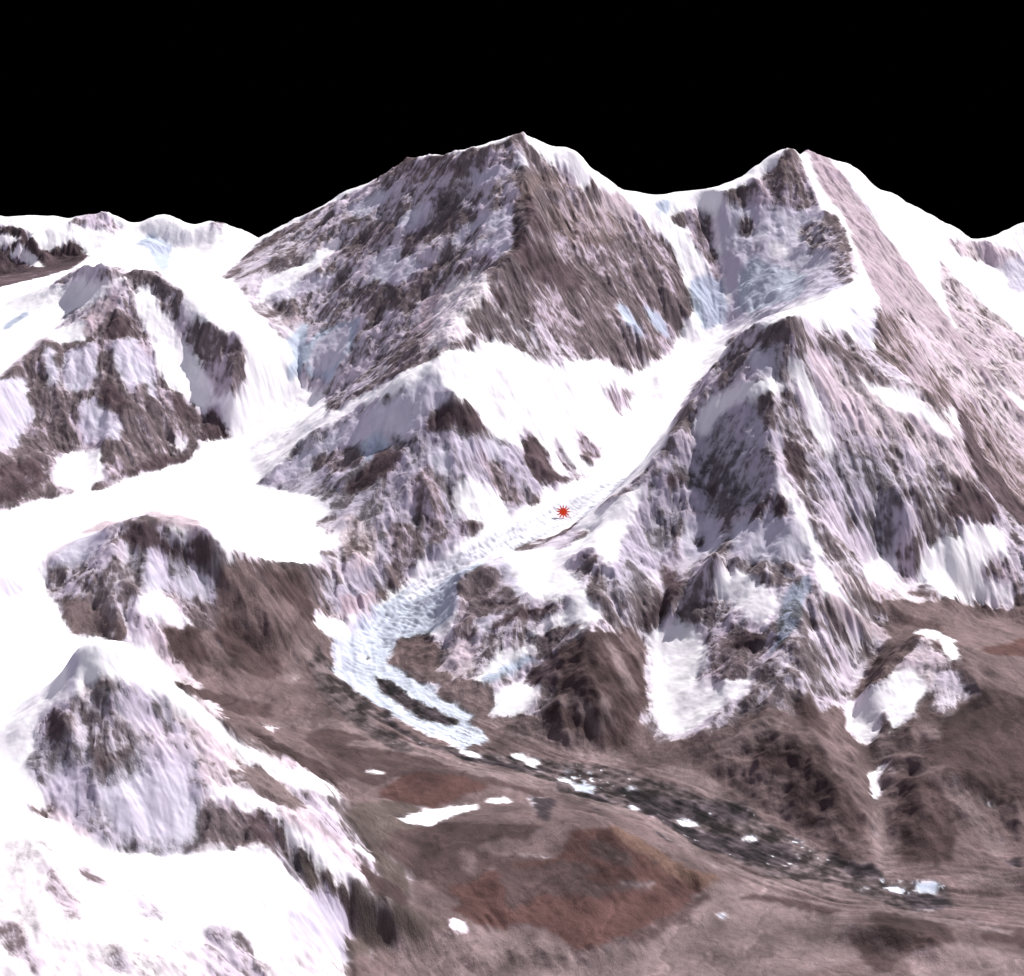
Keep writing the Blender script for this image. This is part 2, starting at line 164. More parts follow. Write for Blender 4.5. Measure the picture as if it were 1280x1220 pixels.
W -1080,511 -1080,523 -1064,569 -1052,583 -1052,595 -1046,599 -1040,617 -1028,631 -1016,667 -1006,679 -1004,691 -994,701 -986,719 -970,735 -958,757 -938,773 -938,777 -926,787 -926,791 -900,817 -896,817 -890,825 -886,825 -860,845 -852,847 -850,851 -842,853 -840,857 -792,871 -744,871 -732,865 -724,865 -722,861 -700,853 -696,847 -678,837 -644,795 -640,785 -626,771 -624,751 -628,739 -632,737 -632,729 -638,725 -638,715 -650,703 -664,677 -674,667 -678,667 -724,621 -748,611 -768,595 -778,595 -800,583 -808,583 -830,571 -832,567 -854,565 -856,561 -866,559 -886,547 -894,547 -902,541 -924,541 -932,535 -942,535 -944,531 -976,523 -992,509 -1012,499 -1062,495 -1068,497
M -268,147 -268,175 -264,177 -264,189 -208,193 -192,199 -188,199 -186,195 -150,197 -132,205 -116,225 -110,225 -108,219 -116,217 -120,207 -128,199 -140,195 -136,181 -126,171 -102,167 -96,163 -104,155 -104,147 -110,141 -110,135 -124,125 -124,105 -114,89 -114,81 -110,79 -96,85 -90,101 -60,109 -68,73 -68,49 -64,47 -58,59 -40,73 -36,105 -28,97 -28,91 -22,91 -20,97 -16,97 0,111 0,125 24,143 34,161 34,173 30,177 0,181 -4,169 -2,155 -12,143 -10,127 -22,127 -24,119 -34,111 -32,121 -40,125 -24,139 -24,153 -28,157 -66,149 -66,155 -50,167 -52,171 -94,165 -84,181 -84,191 -74,201 -74,205 -88,213 -88,217 -50,219 -56,229 -80,237 -80,241 -60,259 -60,265 -56,269 -46,267 -42,271 -24,275 -22,279 -14,279 4,289 10,289 18,295 52,303 108,281 120,271 120,265 132,255 126,239 132,227 132,219 144,203 140,181 134,179 132,171 122,165 122,159 130,155 128,151 118,151 106,139 88,139 76,123 68,123 56,117 52,111 42,109 20,89 14,89 6,81 -4,77 -8,67 -12,63 -18,63 -32,45 -44,41 -50,29 -48,13 -38,21 -38,9 -44,3 -82,3 -90,9 -86,17 -86,33 -76,43 -76,63 -80,71 -88,67 -88,43 -116,25 -118,29 -112,37 -110,49 -122,47 -124,65 -120,67 -120,79 -124,81 -124,91 -130,103 -140,103 -144,109 -160,117 -180,119 -182,123 -198,117 -202,123 -212,123 -214,127 -256,131
R -222,-21 -218,35 -204,35 -194,43 -146,41 -134,49 -134,63 -124,73 -126,81 -122,81 -120,67 -124,65 -122,47 -126,45 -126,41 -136,33 -150,33 -154,29 -174,31 -176,23 -166,17 -184,13 -184,-3 -168,-19 -168,-25 -154,-51 -112,-61 -110,-51 -124,-39 -128,-39 -138,-29 -140,-19 -146,-15 -146,1 -118,5 -114,9 -90,11 -82,3 -46,3 -50,-1 -48,-7 -26,-9 -24,-5 -28,-3 -30,5 -22,5 -16,13 -14,41 -10,43 -6,57 6,67 0,69 -12,55 -22,19 -36,3 -40,3 -38,23 -30,29 -26,41 -22,43 -20,57 -8,67 -4,77 6,81 10,87 20,89 42,109 52,111 56,117 68,123 76,123 88,139 106,139 118,151 128,153 184,135 184,129 172,119 172,113 138,79 130,79 116,65 104,63 88,73 76,105 66,105 58,97 52,97 40,81 32,79 24,71 12,77 12,73 16,71 -2,57 -6,41 -12,35 -12,29 -8,25 -12,9 -2,7 2,1 -14,-11 -12,-43 -18,-57 -22,-59 -22,-65 -6,-81 -6,-85 -20,-85 -32,-53 -38,-51 -40,-45 -56,-31 -76,-23 -74,-31 -78,-45 -70,-73 -62,-81 -52,-85 -46,-93 -42,-93 -22,-113 -16,-109 -6,-123 -2,-121 2,-143 -6,-159 -14,-165 -38,-169 -46,-175 -62,-175 -68,-173 -80,-159 -110,-147 -112,-143 -134,-133 -140,-125 -152,-125 -162,-111 -166,-111 -170,-105 -180,-103 -180,-97 -190,-81 -212,-67 -214,-59 -218,-57 -216,-41
X -1236,313 -1236,357 -1202,391 -1082,415 -1074,415 -1060,373 -1060,349 -1050,325 -1044,321 -1054,309 -1062,307 -1082,293 -1084,283 -1094,269 -1120,259 -1120,255 -1102,253 -1096,223 -1144,217 -1192,197 -1198,197 -1214,213 -1222,231 -1222,239 -1170,257 -1152,255 -1152,259 -1168,275 -1180,275 -1226,259 -1230,287 -1174,305 -1146,331 -1152,333 -1182,327 -1230,309 -1234,309
D 208,595 208,601 230,603 232,607 244,605 246,609 258,609 260,613 272,611 276,617 286,615 288,619 310,619 312,623 324,623 328,627 338,625 340,629 364,631 368,637 372,637 374,633 378,633 382,639 392,635 398,645 410,639 414,645 440,645 448,653 458,653 464,641 472,639 486,659 522,667 534,665 532,653 536,645 536,621 540,619 548,627 552,669 566,669 562,647 556,643 554,629 550,625 552,617 544,609 536,609 530,603 530,575 536,567 536,561 540,559 540,551 528,535 520,535 510,529 486,537 458,537 454,543 446,543 436,551 420,551 418,555 400,559 388,557 376,563 366,559 362,565 356,565 348,571 344,571 342,567 334,567 332,571 320,567 318,571 302,575 278,575 276,579 260,579 256,583 246,583 244,587 228,587 224,591 214,589
P -240,-333 -240,-329 -222,-331 -220,-327 -210,-325 -202,-339 -160,-333 -148,-339 -108,-335 -86,-339 -44,-337 -42,-341 18,-341 20,-329 32,-329 76,-317 98,-317 148,-299 158,-299 158,-303 168,-311 168,-323 164,-327 116,-341 114,-345 98,-353 86,-351 80,-357 68,-361 56,-373 50,-373 38,-385 28,-387 22,-393 14,-415 8,-415 2,-421 -10,-421 -14,-425 -14,-431 -22,-439 -44,-453 -60,-469 -66,-469 -70,-473 -98,-473 -104,-487 -108,-487 -126,-507 -130,-507 -144,-519 -202,-505 -204,-501 -132,-505 -122,-481 -114,-475 -114,-471 -98,-455 -80,-447 -82,-439 -88,-433 -94,-401 -102,-393 -112,-399 -118,-379 -126,-369 -166,-369 -180,-357 -194,-359 -202,-351 -220,-349 -224,-343 -232,-343
G -1058,109 -1058,117 -1016,117 -1016,113 -1006,103 -1006,97 -998,93 -994,81 -988,77 -988,71 -980,61 -980,49 -986,35 -984,19 -988,17 -988,9 -994,5 -992,-9 -978,-23 -980,-35 -970,-41 -948,-63 -946,-69 -930,-75 -916,-87 -910,-87 -908,-83 -902,-89 -900,-99 -890,-115 -884,-111 -884,-97 -870,-83 -870,-77 -858,-71 -838,-53 -826,-51 -820,-45 -818,-23 -802,-9 -798,-9 -792,-1 -788,-1 -790,-15 -798,-23 -810,-55 -816,-57 -822,-65 -830,-67 -840,-81 -870,-99 -878,-121 -886,-129 -882,-143 -890,-179 -896,-179 -894,-167 -900,-169 -924,-221 -928,-223 -936,-251 -940,-253 -950,-279 -954,-277 -942,-243 -938,-211 -912,-177 -898,-137 -904,-139 -912,-157 -922,-167 -906,-131 -912,-105 -918,-137 -922,-139 -922,-147 -932,-161 -928,-175 -954,-171 -980,-175 -992,-139 -1018,-83 -1038,47 -1046,81
B -942,213 -938,221 -930,221 -928,225 -914,225 -902,229 -900,233 -870,241 -842,269 -820,273 -800,289 -794,289 -778,241 -768,241 -764,235 -760,235 -750,245 -722,251 -724,239 -710,227 -704,227 -696,213 -690,213 -678,223 -680,237 -684,241 -684,267 -664,283 -654,267 -628,273 -628,263 -650,247 -652,223 -636,211 -644,207 -642,201 -608,195 -608,191 -644,183 -672,163 -686,157 -682,171 -692,185 -692,193 -702,213 -718,219 -730,213 -730,209 -718,211 -714,205 -710,205 -702,191 -702,185 -698,183 -698,177 -714,187 -740,185 -744,189 -750,189 -768,183 -782,171 -790,171 -794,167 -806,165 -808,161 -814,161 -814,177 -818,179 -818,187 -812,191 -810,201 -802,203 -800,211 -788,217 -790,225 -810,215 -818,217 -822,211 -832,211 -866,225 -874,225 -882,217 -888,199 -904,185 -912,187 -922,197 -934,197 -938,201 -938,211
M -714,-177 -702,-161 -700,-149 -700,-141 -708,-125 -700,-77 -684,-71 -676,-63 -656,-73 -622,-69 -616,-71 -616,-75 -686,-79 -690,-95 -696,-99 -690,-119 -686,-121 -686,-143 -680,-147 -664,-149 -662,-153 -652,-157 -644,-165 -654,-165 -650,-179 -642,-183 -638,-191 -606,-199 -602,-205 -588,-205 -588,-199 -594,-195 -594,-189 -600,-183 -590,-171 -582,-169 -574,-159 -566,-157 -564,-141 -572,-131 -576,-131 -590,-145 -598,-149 -610,-149 -614,-157 -624,-165 -622,-171 -612,-171 -610,-181 -636,-171 -620,-155 -620,-145 -612,-135 -612,-125 -638,-123 -646,-119 -648,-113 -642,-111 -634,-121 -598,-121 -582,-105 -584,-87 -592,-77 -590,-69 -594,-67 -594,-57 -602,-55 -602,-47 -616,-35 -616,-23 -612,-19 -608,1 -636,47 -628,49 -622,37 -614,31 -612,17 -604,-1 -604,-19 -608,-21 -608,-29 -598,-39 -586,-37 -576,-31 -564,-31 -530,-17 -522,-17 -526,-27 -546,-31 -546,-35 -540,-39 -542,-43 -560,-49 -578,-49 -582,-53 -578,-63 -564,-75 -536,-87 -534,-91 -560,-93 -564,-87 -572,-85 -580,-73 -586,-75 -586,-81 -576,-89 -574,-99 -566,-107 -536,-107 -524,-95 -496,-113 -494,-117 -500,-117 -520,-111 -532,-123 -530,-135 -536,-139 -532,-145 -498,-145 -510,-155 -516,-165 -520,-165 -520,-155 -528,-151 -560,-153 -560,-165 -564,-167 -572,-187 -568,-207 -596,-211 -604,-215 -604,-219 -612,-225 -612,-231 -606,-239 -606,-251 -600,-255 -602,-265 -614,-265 -628,-251 -638,-249 -642,-241 -666,-229 -678,-215 -688,-211 -702,-197 -694,-189 -700,-173
R -332,501 -330,507 -320,507 -318,497 -310,491 -308,479 -292,463 -284,461 -274,451 -266,451 -248,459 -246,467 -256,473 -256,481 -274,499 -278,515 -256,517 -254,503 -242,493 -238,485 -206,479 -196,473 -158,487 -160,493 -172,497 -172,513 -168,515 -164,509 -102,485 -94,477 -112,461 -112,445 -116,433 -96,423 -84,411 -84,403 -78,399 -78,391 -104,371 -138,361 -150,347 -154,329 -166,313 -170,315 -170,319 -156,333 -156,343 -150,351 -152,355 -174,341 -172,331 -178,315 -204,321 -210,327 -210,339 -216,347 -216,353 -230,365 -234,365 -240,373 -244,373 -256,387 -264,383 -282,401 -282,411 -278,411 -268,399 -236,403 -224,417 -224,437 -240,447 -274,445 -278,431 -288,423 -294,435 -296,453 -302,457 -314,479 -322,485 -326,497
N -124,-523 -124,-519 -110,-505 -110,-497 -104,-491 -104,-483 -98,-473 -70,-473 -66,-469 -60,-469 -48,-457 -40,-457 -36,-453 8,-453 70,-459 70,-471 56,-477 58,-489 50,-501 50,-509 42,-515 40,-531 34,-537 28,-537 24,-545 12,-553 10,-559
E -900,187 -888,199 -882,217 -874,225 -866,225 -832,211 -822,211 -818,217 -810,215 -790,225 -788,217 -792,213 -798,213 -800,205 -808,203 -812,191 -818,187 -818,179 -814,177 -814,161 -808,161 -806,165 -794,167 -790,171 -782,171 -768,183 -750,189 -744,189 -740,185 -714,187 -702,181 -696,171 -706,143 -712,143 -714,155 -718,159 -722,157 -724,131 -734,97 -756,77 -772,75 -782,69 -790,23 -794,15 -800,15 -802,27 -796,41 -794,67 -788,73 -790,99 -786,107 -804,125 -812,127 -820,135 -816,149 -818,153 -826,153 -838,159 -852,159 -858,165 -860,173 -886,167 -894,173 -894,179
Q -420,-441 -420,-437 -412,-429 -406,-429 -402,-435 -398,-435 -388,-427 -386,-405 -354,-405 -334,-411 -328,-411 -324,-403 -306,-405 -296,-425 -286,-423 -280,-417 -270,-417 -264,-407 -254,-407 -244,-415 -228,-413 -220,-417 -210,-415 -208,-419 -194,-419 -190,-447 -182,-453 -180,-469 -198,-489 -220,-497 -232,-497 -260,-487 -270,-487 -274,-483 -284,-483 -288,-479 -298,-479 -306,-473 -306,-465 -310,-461 -334,-457 -344,-463 -360,-455 -366,-447 -382,-445 -394,-451 -402,-451 -402,-439
J -710,69 -710,75 -700,83 -692,97 -658,129 -648,129 -648,133 -652,135 -638,147 -610,161 -604,171 -560,177 -550,173 -536,161 -518,155 -510,145 -502,143 -500,135 -476,111 -478,107 -492,119 -498,113 -498,107 -488,99 -488,91 -478,81 -478,75 -482,71 -474,67 -474,63 -484,61 -490,65 -496,59 -486,59 -484,55 -474,53 -468,45 -476,45 -480,51 -484,51 -488,45 -494,45 -496,49 -502,49 -516,71 -544,73 -552,81 -552,97 -544,103 -544,123 -568,131 -574,131 -582,119 -598,111 -612,95 -626,89 -652,63 -662,61 -664,65 -670,65 -676,57 -696,53 -700,63
N -220,-499 -220,-495 -198,-489 -180,-469 -182,-453 -190,-447 -192,-421 -208,-419 -212,-415 -212,-411 -194,-411 -194,-407 -208,-395 -208,-381 -214,-377 -216,-367 -188,-359 -188,-367 -126,-369 -118,-379 -114,-397 -108,-399 -102,-393 -94,-401 -88,-433 -82,-439 -80,-447 -98,-455 -114,-471 -114,-475 -122,-481 -132,-505 -166,-505
M -576,-227 -570,-221 -554,-219 -542,-211 -532,-209 -530,-205 -514,-201 -510,-185 -488,-197 -488,-201 -502,-201 -506,-205 -502,-217 -482,-215 -476,-209 -474,-201 -466,-201 -456,-193 -448,-193 -444,-205 -440,-207 -434,-201 -436,-185 -432,-185 -432,-199 -418,-203 -420,-215 -414,-221 -404,-217 -386,-235 -386,-239 -370,-247 -364,-259 -356,-265 -354,-281 -346,-289 -346,-299 -342,-301 -344,-319 -354,-327 -362,-343 -370,-339 -370,-333 -374,-329 -382,-335 -386,-333 -382,-291 -370,-269 -374,-265 -374,-255 -380,-253 -388,-243 -394,-263 -400,-269 -396,-281 -400,-281 -404,-273 -404,-249 -398,-237 -408,-225 -416,-225 -420,-233 -424,-233 -438,-245 -446,-269 -446,-283 -440,-291 -440,-327 -436,-331 -436,-347 -446,-359 -454,-351 -474,-341 -476,-347 -470,-363 -472,-369 -474,-361 -486,-349 -488,-335 -502,-321 -500,-315 -506,-309 -510,-293 -496,-307 -458,-295 -464,-247 -440,-239 -424,-223 -424,-213 -434,-213 -448,-221 -454,-221 -474,-237 -488,-225 -510,-223 -512,-229 -506,-239 -506,-251 -512,-275 -526,-265 -560,-257 -566,-249 -566,-243 -570,-241 -572,-229
B -916,39 -916,53 -912,65 -908,67 -898,49 -898,35 -886,21 -880,25 -880,65 -872,73 -872,89 -866,89 -862,83 -852,81 -830,63 -824,63 -822,71 -842,99 -836,109 -836,95 -800,57 -794,57 -800,27 -870,27 -876,19 -860,13 -846,15 -806,9 -802,17 -792,17 -786,49 -782,43 -782,7 -786,5 -786,1 -806,-15 -818,-17 -820,-45 -826,-51 -838,-53 -840,-57 -850,-57 -858,-63 -858,-71 -866,-73 -870,-77 -870,-83 -882,-93 -884,-111 -888,-115 -896,-107 -902,-89 -896,-95 -890,-93 -898,-81 -898,-71 -890,-63 -882,-43 -878,-41 -878,-21 -882,-17 -886,1 -900,7 -912,17 -912,37
L -210,-301 -210,-293 -202,-285 -190,-283 -188,-287 -174,-287 -170,-283 -162,-283 -158,-271 -144,-269 -142,-259 -136,-255 -142,-237 -140,-233 -112,-231 -108,-225 -94,-227 -88,-217 -78,-211 -76,-203 -52,-213 -50,-217 32,-211 34,-247 28,-255 28,-265 22,-275 22,-287 16,-293 16,-303 2,-317 -12,-317 -8,-307 0,-301 0,-293 -8,-291 -22,-291 -32,-295 -34,-299 -42,-299 -46,-303 -74,-311 -102,-311 -160,-303 -174,-313 -184,-313 -194,-299 -202,-299 -204,-303
B -860,-207 -856,-197 -844,-195 -828,-183 -830,-179 -840,-179 -840,-173 -830,-169 -798,-139 -776,-131 -772,-123 -754,-113 -744,-101 -728,-93 -730,-61 -756,-89 -758,-85 -746,-71 -740,-57 -726,-43 -726,-39 -722,-39 -720,-51 -716,-55 -712,-53 -710,-45 -704,-43 -686,-59 -676,-61 -678,-67 -700,-77 -700,-89 -708,-117 -708,-125 -700,-141 -702,-161 -718,-181 -724,-181 -734,-189 -734,-197 -716,-199 -702,-195 -688,-211 -678,-215 -674,-223 -704,-217 -716,-223 -724,-237 -734,-237 -750,-233 -760,-223 -794,-223 -800,-219 -810,-219 -814,-215
V -530,173 -530,179 -522,175 -518,181 -500,185 -502,169 -488,165 -486,153 -478,145 -470,141 -438,143 -436,149 -428,151 -428,159 -418,169 -418,175 -370,197 -360,207 -360,211 -350,221 -342,223 -314,255 -308,253 -312,249 -310,233 -294,217 -296,199 -288,193 -298,189 -292,175 -292,163 -298,151 -304,149 -310,139 -322,133 -328,115 -330,121 -324,129 -324,135 -312,143 -310,151 -304,153 -302,177 -308,193 -308,223 -314,239 -328,231 -328,197 -358,173 -366,149 -374,153 -380,169 -388,169 -392,165 -392,133 -388,131 -386,121 -370,117 -360,131 -350,133 -350,129 -366,109 -366,105 -362,103 -366,87 -364,77 -360,75 -364,55 -360,51 -372,47 -370,55 -366,57 -366,71 -368,75 -376,75 -386,69 -386,61 -380,59 -378,53 -394,37 -394,61 -398,63 -400,75 -420,71 -428,61 -430,71 -436,73 -440,71 -440,59 -442,65 -450,71 -462,103 -472,113 -470,119 -456,101 -436,105 -432,109 -432,117 -438,133 -444,135 -452,129 -488,133 -492,137 -494,149 -502,153 -510,163 -512,173 -522,169
V -582,-57 -578,-49 -554,-47 -554,-51 -548,-55 -516,-61 -498,-75 -482,-79 -476,-87 -462,-87 -462,-97 -456,-105 -456,-111 -436,-133 -438,-141 -434,-153 -436,-167 -444,-173 -448,-183 -476,-189 -472,-197 -460,-195 -462,-199 -488,-199 -494,-193 -502,-191 -506,-185 -522,-191 -524,-173 -520,-171 -520,-165 -516,-165 -510,-155 -494,-141 -488,-121 -496,-113 -524,-97 -526,-91 -534,-91 -536,-87 -564,-75
P -582,269 -580,301 -572,311 -552,311 -522,323 -516,321 -512,325 -500,363 -500,367 -512,375 -512,383 -426,377 -426,369 -438,355 -444,337 -442,331 -404,335 -378,343 -378,339 -392,329 -398,317 -422,293 -436,291 -452,295 -470,313 -470,319 -474,323 -492,321 -512,317 -530,293 -540,291 -544,285 -554,281 -558,273 -574,277
M -114,325 -114,329 -96,345 -92,345 -84,355 -80,355 -78,359 -72,355 -68,359 -68,367 -54,373 -48,381 -48,385 -54,389 -76,391 -78,399 -84,403 -84,407 -62,407 -70,425 -70,437 -90,439 -82,447 -84,469 -80,471 -70,457 -66,457 -62,465 -56,465 -66,445 -66,425 -62,417 -52,409 -50,401 -42,397 -44,405 -54,415 -52,427 -40,441 -24,447 -16,455 -14,469 -10,471 -10,483 -6,487 0,487 4,481 26,475 36,463 46,429 38,423 38,415 26,403 22,393 12,385 6,385 4,381 -4,381 -16,395 -30,397 -34,393 -34,387 -30,377 -22,373 -24,369 -50,359 -68,341 -84,341 -96,329
E -818,-331 -816,-313 -812,-311 -812,-305 -806,-299 -806,-289 -798,-283 -798,-279 -790,-271 -780,-271 -770,-259 -760,-259 -748,-269 -748,-277 -736,-277 -704,-303 -702,-317 -692,-327 -692,-337 -696,-349 -700,-351 -700,-359 -712,-361
F -498,107 -498,113 -492,119 -464,97 -456,67 -432,39 -422,19 -382,-21 -370,-41 -342,-67 -342,-83 -350,-101 -368,-95 -388,-75 -398,-75 -404,-79 -410,-79 -414,-73 -418,-73 -422,-79 -428,-79 -432,-75 -430,-67 -420,-69 -416,-63 -398,-67 -394,-55 -398,-49 -418,-49 -422,-43 -420,-29 -428,-21 -438,-19 -438,-9 -458,23 -470,63 -482,71 -478,75 -478,81 -488,91 -488,99
T -994,-3 -994,5 -976,23 -976,47 -980,49 -980,61 -986,71 -972,83 -964,77 -958,85 -950,85 -942,69 -930,61 -928,53 -958,51 -964,47 -964,43 -958,41 -946,25 -944,-3 -928,-33 -928,-41 -920,-47 -916,-47 -916,-43 -922,-39 -924,-27 -930,-21 -930,-3 -926,-1 -918,-11 -914,-11 -914,13 -918,17 -926,45 -922,45 -912,17 -900,7 -888,3 -882,-9 -880,-23 -894,-37 -896,-47 -906,-61 -906,-85 -930,-67 -938,-65 -952,-51 -952,-47 -968,-31 -974,-29 -978,-19
X -298,75 -296,87 -290,95 -274,95 -254,91 -224,91 -222,87 -190,87 -188,91 -158,89 -132,77 -128,69 -134,63 -134,49 -146,41 -194,43 -204,35 -228,35 -238,37 -252,51 -274,55
E -966,77 -954,99 -944,107 -944,121 -948,129 -936,129 -924,123 -912,123 -894,117 -870,87 -872,73 -880,65 -880,25 -884,21 -898,35 -898,49 -908,67 -912,65 -916,53 -912,27 -916,27 -922,45 -926,45 -918,17 -914,13 -914,-11 -918,-11 -928,-1 -930,-21 -924,-27 -924,-35 -916,-43 -916,-47 -928,-41 -928,-33 -944,-3 -946,25 -956,35 -956,39 -964,43 -964,47 -958,51 -928,53 -928,57 -942,69 -950,85 -958,85
X -1190,183 -1190,187 -1186,189 -1144,203 -1130,203 -1122,195 -1110,193 -1108,189 -1102,189 -1100,193 -1096,189 -1082,191 -1076,177 -1040,145 -1088,143 -1142,125 -1184,165 -1184,177
M -472,-75 -470,-61 -458,-61 -460,-69 -454,-71 -456,-83 -446,-95 -440,-109 -426,-107 -418,-113 -402,-113 -378,-121 -366,-121 -342,-113 -334,-123 -334,-129 -322,-153 -324,-185 -334,-185 -364,-173 -378,-173 -384,-183 -396,-193 -398,-157 -406,-151 -414,-153 -410,-179 -424,-177 -432,-185 -432,-177 -420,-163 -420,-141 -430,-129 -438,-133 -446,-125 -450,-115 -456,-111 -466,-79
M 364,451 364,487 370,493 378,495 392,539 458,539 458,531 448,509 458,497 470,495 464,481 444,479 442,475 436,475 426,467 418,469 416,465 374,451
K -862,-127 -862,-117 -852,-101 -854,-87 -840,-81 -830,-67 -812,-57 -808,-47 -802,-49 -800,-45 -792,-43 -780,-47 -776,-43 -770,-43 -762,-35 -756,-37 -758,-51 -772,-79 -778,-123 -784,-133 -796,-131 -800,-127 -798,-117 -802,-103 -802,-75 -806,-71 -814,-71 -816,-65 -820,-65 -820,-69 -812,-73 -808,-81 -816,-91 -816,-103 -822,-111 -820,-121 -824,-123 -822,-133 -826,-137 -830,-153 -854,-159
D -448,-431 -448,-423 -438,-413 -430,-391 -414,-377 -402,-375 -370,-377 -352,-371 -350,-379 -340,-387 -326,-387 -324,-391 -314,-391 -308,-395 -296,-393 -282,-399 -260,-399 -258,-403 -244,-399 -242,-403 -234,-405 -244,-413 -252,-411 -254,-407 -264,-407 -270,-417 -280,-417 -292,-425 -298,-423 -306,-405 -324,-403 -328,-411 -354,-405 -386,-405 -388,-427 -398,-435 -402,-435 -406,-429 -412,-429 -420,-439 -430,-439 -438,-433
B -1500,953 -1500,1051 -1438,1051 -1436,1021 -1442,1015 -1444,1007 -1442,989 -1446,985 -1450,957 -1458,951
N -794,283 -794,291 -786,293 -784,297 -776,297 -770,305 -738,311 -734,315 -726,313 -724,303 -718,297 -698,291 -690,285 -680,285 -674,293 -666,295 -656,311 -650,305 -654,297 -664,289 -664,283 -682,267 -686,267 -686,271 -690,275 -696,275 -700,281 -710,283 -712,279 -706,269 -708,259 -712,259 -720,251 -750,245 -760,235 -764,235 -768,241 -780,243
H -924,-221 -920,-209 -914,-205 -898,-179 -890,-179 -882,-143 -882,-129 -870,-121 -856,-99 -852,-97 -852,-101 -862,-117 -862,-127 -856,-157 -846,-159 -830,-153 -826,-137 -818,-129 -822,-111 -816,-103 -814,-87 -810,-85 -808,-91 -802,-89 -798,-117 -800,-127 -796,-131 -788,-131 -786,-135 -798,-139 -818,-159 -822,-159 -830,-169 -834,-169 -848,-181 -872,-191 -876,-225 -878,-231 -888,-233 -888,-239 -892,-237 -886,-219 -888,-213 -892,-215 -890,-219 -918,-219 -920,-223
N -446,-283 -446,-269 -438,-245 -424,-233 -420,-233 -416,-225 -410,-229 -402,-245 -402,-281 -404,-293 -412,-301 -410,-337 -416,-345 -416,-353 -412,-355 -412,-361 -406,-363 -398,-355 -398,-341 -388,-329 -390,-307 -398,-285 -398,-281 -394,-281 -392,-295 -386,-307 -384,-333 -390,-349 -390,-357 -386,-361 -388,-375 -430,-379 -438,-371 -444,-357 -436,-347 -436,-331 -440,-327 -440,-291
M -266,-189 -254,-153 -256,-145 -244,-139 -232,-143 -230,-147 -218,-147 -202,-159 -182,-165 -180,-171 -168,-179 -180,-221 -188,-225 -204,-225 -212,-219 -220,-219 -246,-195 -260,-195
W -696,-105 -686,-79 -652,-75 -590,-77 -582,-97 -582,-105 -598,-121 -634,-121 -642,-111 -646,-111 -648,-117 -664,-129 -666,-149 -686,-143 -686,-121 -690,-119 -690,-113
H -806,-45 -806,-41 -798,-33 -794,-33 -778,-19 -752,-19 -754,-7 -776,-7 -780,-9 -780,-13 -790,-13 -786,5 -776,5 -766,15 -756,37 -750,37 -752,29 -744,21 -738,21 -734,11 -730,13 -730,17 -720,15 -716,19 -724,-39 -740,-57 -746,-71 -752,-75 -754,-83 -758,-85 -758,-93 -762,-97 -768,-97 -768,-107 -776,-131 -784,-131 -778,-123 -768,-67 -762,-55 -754,-53 -754,-49 -758,-47 -756,-37 -762,-35 -764,-39 -780,-47 -788,-43
M -656,313 -656,325 -648,327 -648,335 -634,349 -626,369 -618,375 -618,379 -628,375 -634,377 -614,387 -612,391 -580,399 -574,399 -560,381 -548,381 -546,375 -566,377 -582,391 -588,391 -588,387 -592,385 -590,353 -574,349 -572,339 -566,341 -560,335 -540,333 -534,329 -526,331 -520,325 -522,321 -552,311 -568,313 -576,307 -578,301 -580,305 -576,323 -582,337 -608,327 -610,323 -622,319 -624,313 -630,313 -634,321 -640,323 -644,319 -644,307 -648,305 -652,305
E -706,-43 -704,-29 -688,-3 -676,9 -668,9 -664,1 -672,-5 -674,-11 -684,-15 -698,-29 -696,-33 -668,-15 -660,1 -656,1 -654,-3 -610,-5 -612,-19 -616,-23 -616,-35 -602,-47 -602,-53 -608,-55 -622,-71 -656,-73 -676,-61 -686,-59
R -312,85 -312,89 -306,93 -306,121 -302,125 -294,125 -288,131 -286,145 -278,147 -276,155 -270,159 -270,175 -266,165 -268,147 -256,131 -214,127 -212,123 -202,123 -198,117 -182,123 -180,119 -160,117 -140,105 -174,101 -286,101 -302,79
P2 -1036,-269 -1034,-215 -1030,-211 -978,-201 -976,-223 -964,-239 -978,-283 -990,-285 -1032,-273
Y -980,121 -980,129 -956,135 -946,149 -936,147 -932,153 -910,149 -900,151 -898,157 -890,161 -890,169 -886,169 -870,149 -854,143 -842,131 -842,127 -836,123 -834,109 -844,101 -854,113 -872,119 -880,113 -882,101 -894,117 -912,123 -924,123 -936,129 -948,129 -944,113 -954,111 -976,109
M -874,305 -872,311 -838,313 -836,317 -796,317 -790,325 -766,323 -754,317 -738,315 -738,311 -770,305 -776,297 -784,297 -786,293 -804,287 -812,277 -820,273 -842,269 -864,245 -868,245 -868,299
J -136,-271 -132,-263 -112,-263 -106,-251 -94,-249 -82,-233 -58,-219 -28,-227 -16,-239 -16,-243 -30,-259 -36,-259 -56,-281 -70,-287 -92,-287 -100,-281 -108,-281 -110,-277 -120,-277
Q -354,-329 -346,-323 -342,-305 -326,-309 -318,-307 -314,-311 -302,-311 -294,-317 -274,-319 -268,-325 -256,-329 -252,-335 -240,-331 -232,-343 -224,-343 -220,-349 -202,-351 -194,-359 -212,-367 -234,-367 -238,-359 -254,-359 -268,-353 -278,-353 -282,-347 -316,-347 -318,-339 -346,-335
H -728,113 -728,121 -708,139 -704,139 -692,153 -644,183 -634,183 -608,193 -574,187 -590,173 -604,171 -610,161 -622,157 -638,145 -656,139 -660,133 -676,133 -680,137 -696,123 -706,119 -716,107 -722,107
L -366,105 -362,117 -356,121 -356,125 -342,139 -338,151 -334,153 -334,163 -326,167 -318,201 -322,203 -324,199 -328,199 -328,231 -314,239 -308,223 -308,193 -302,173 -304,153 -310,151 -312,143 -324,135 -324,129 -330,121 -326,107 -326,87 -334,81 -348,81 -352,91
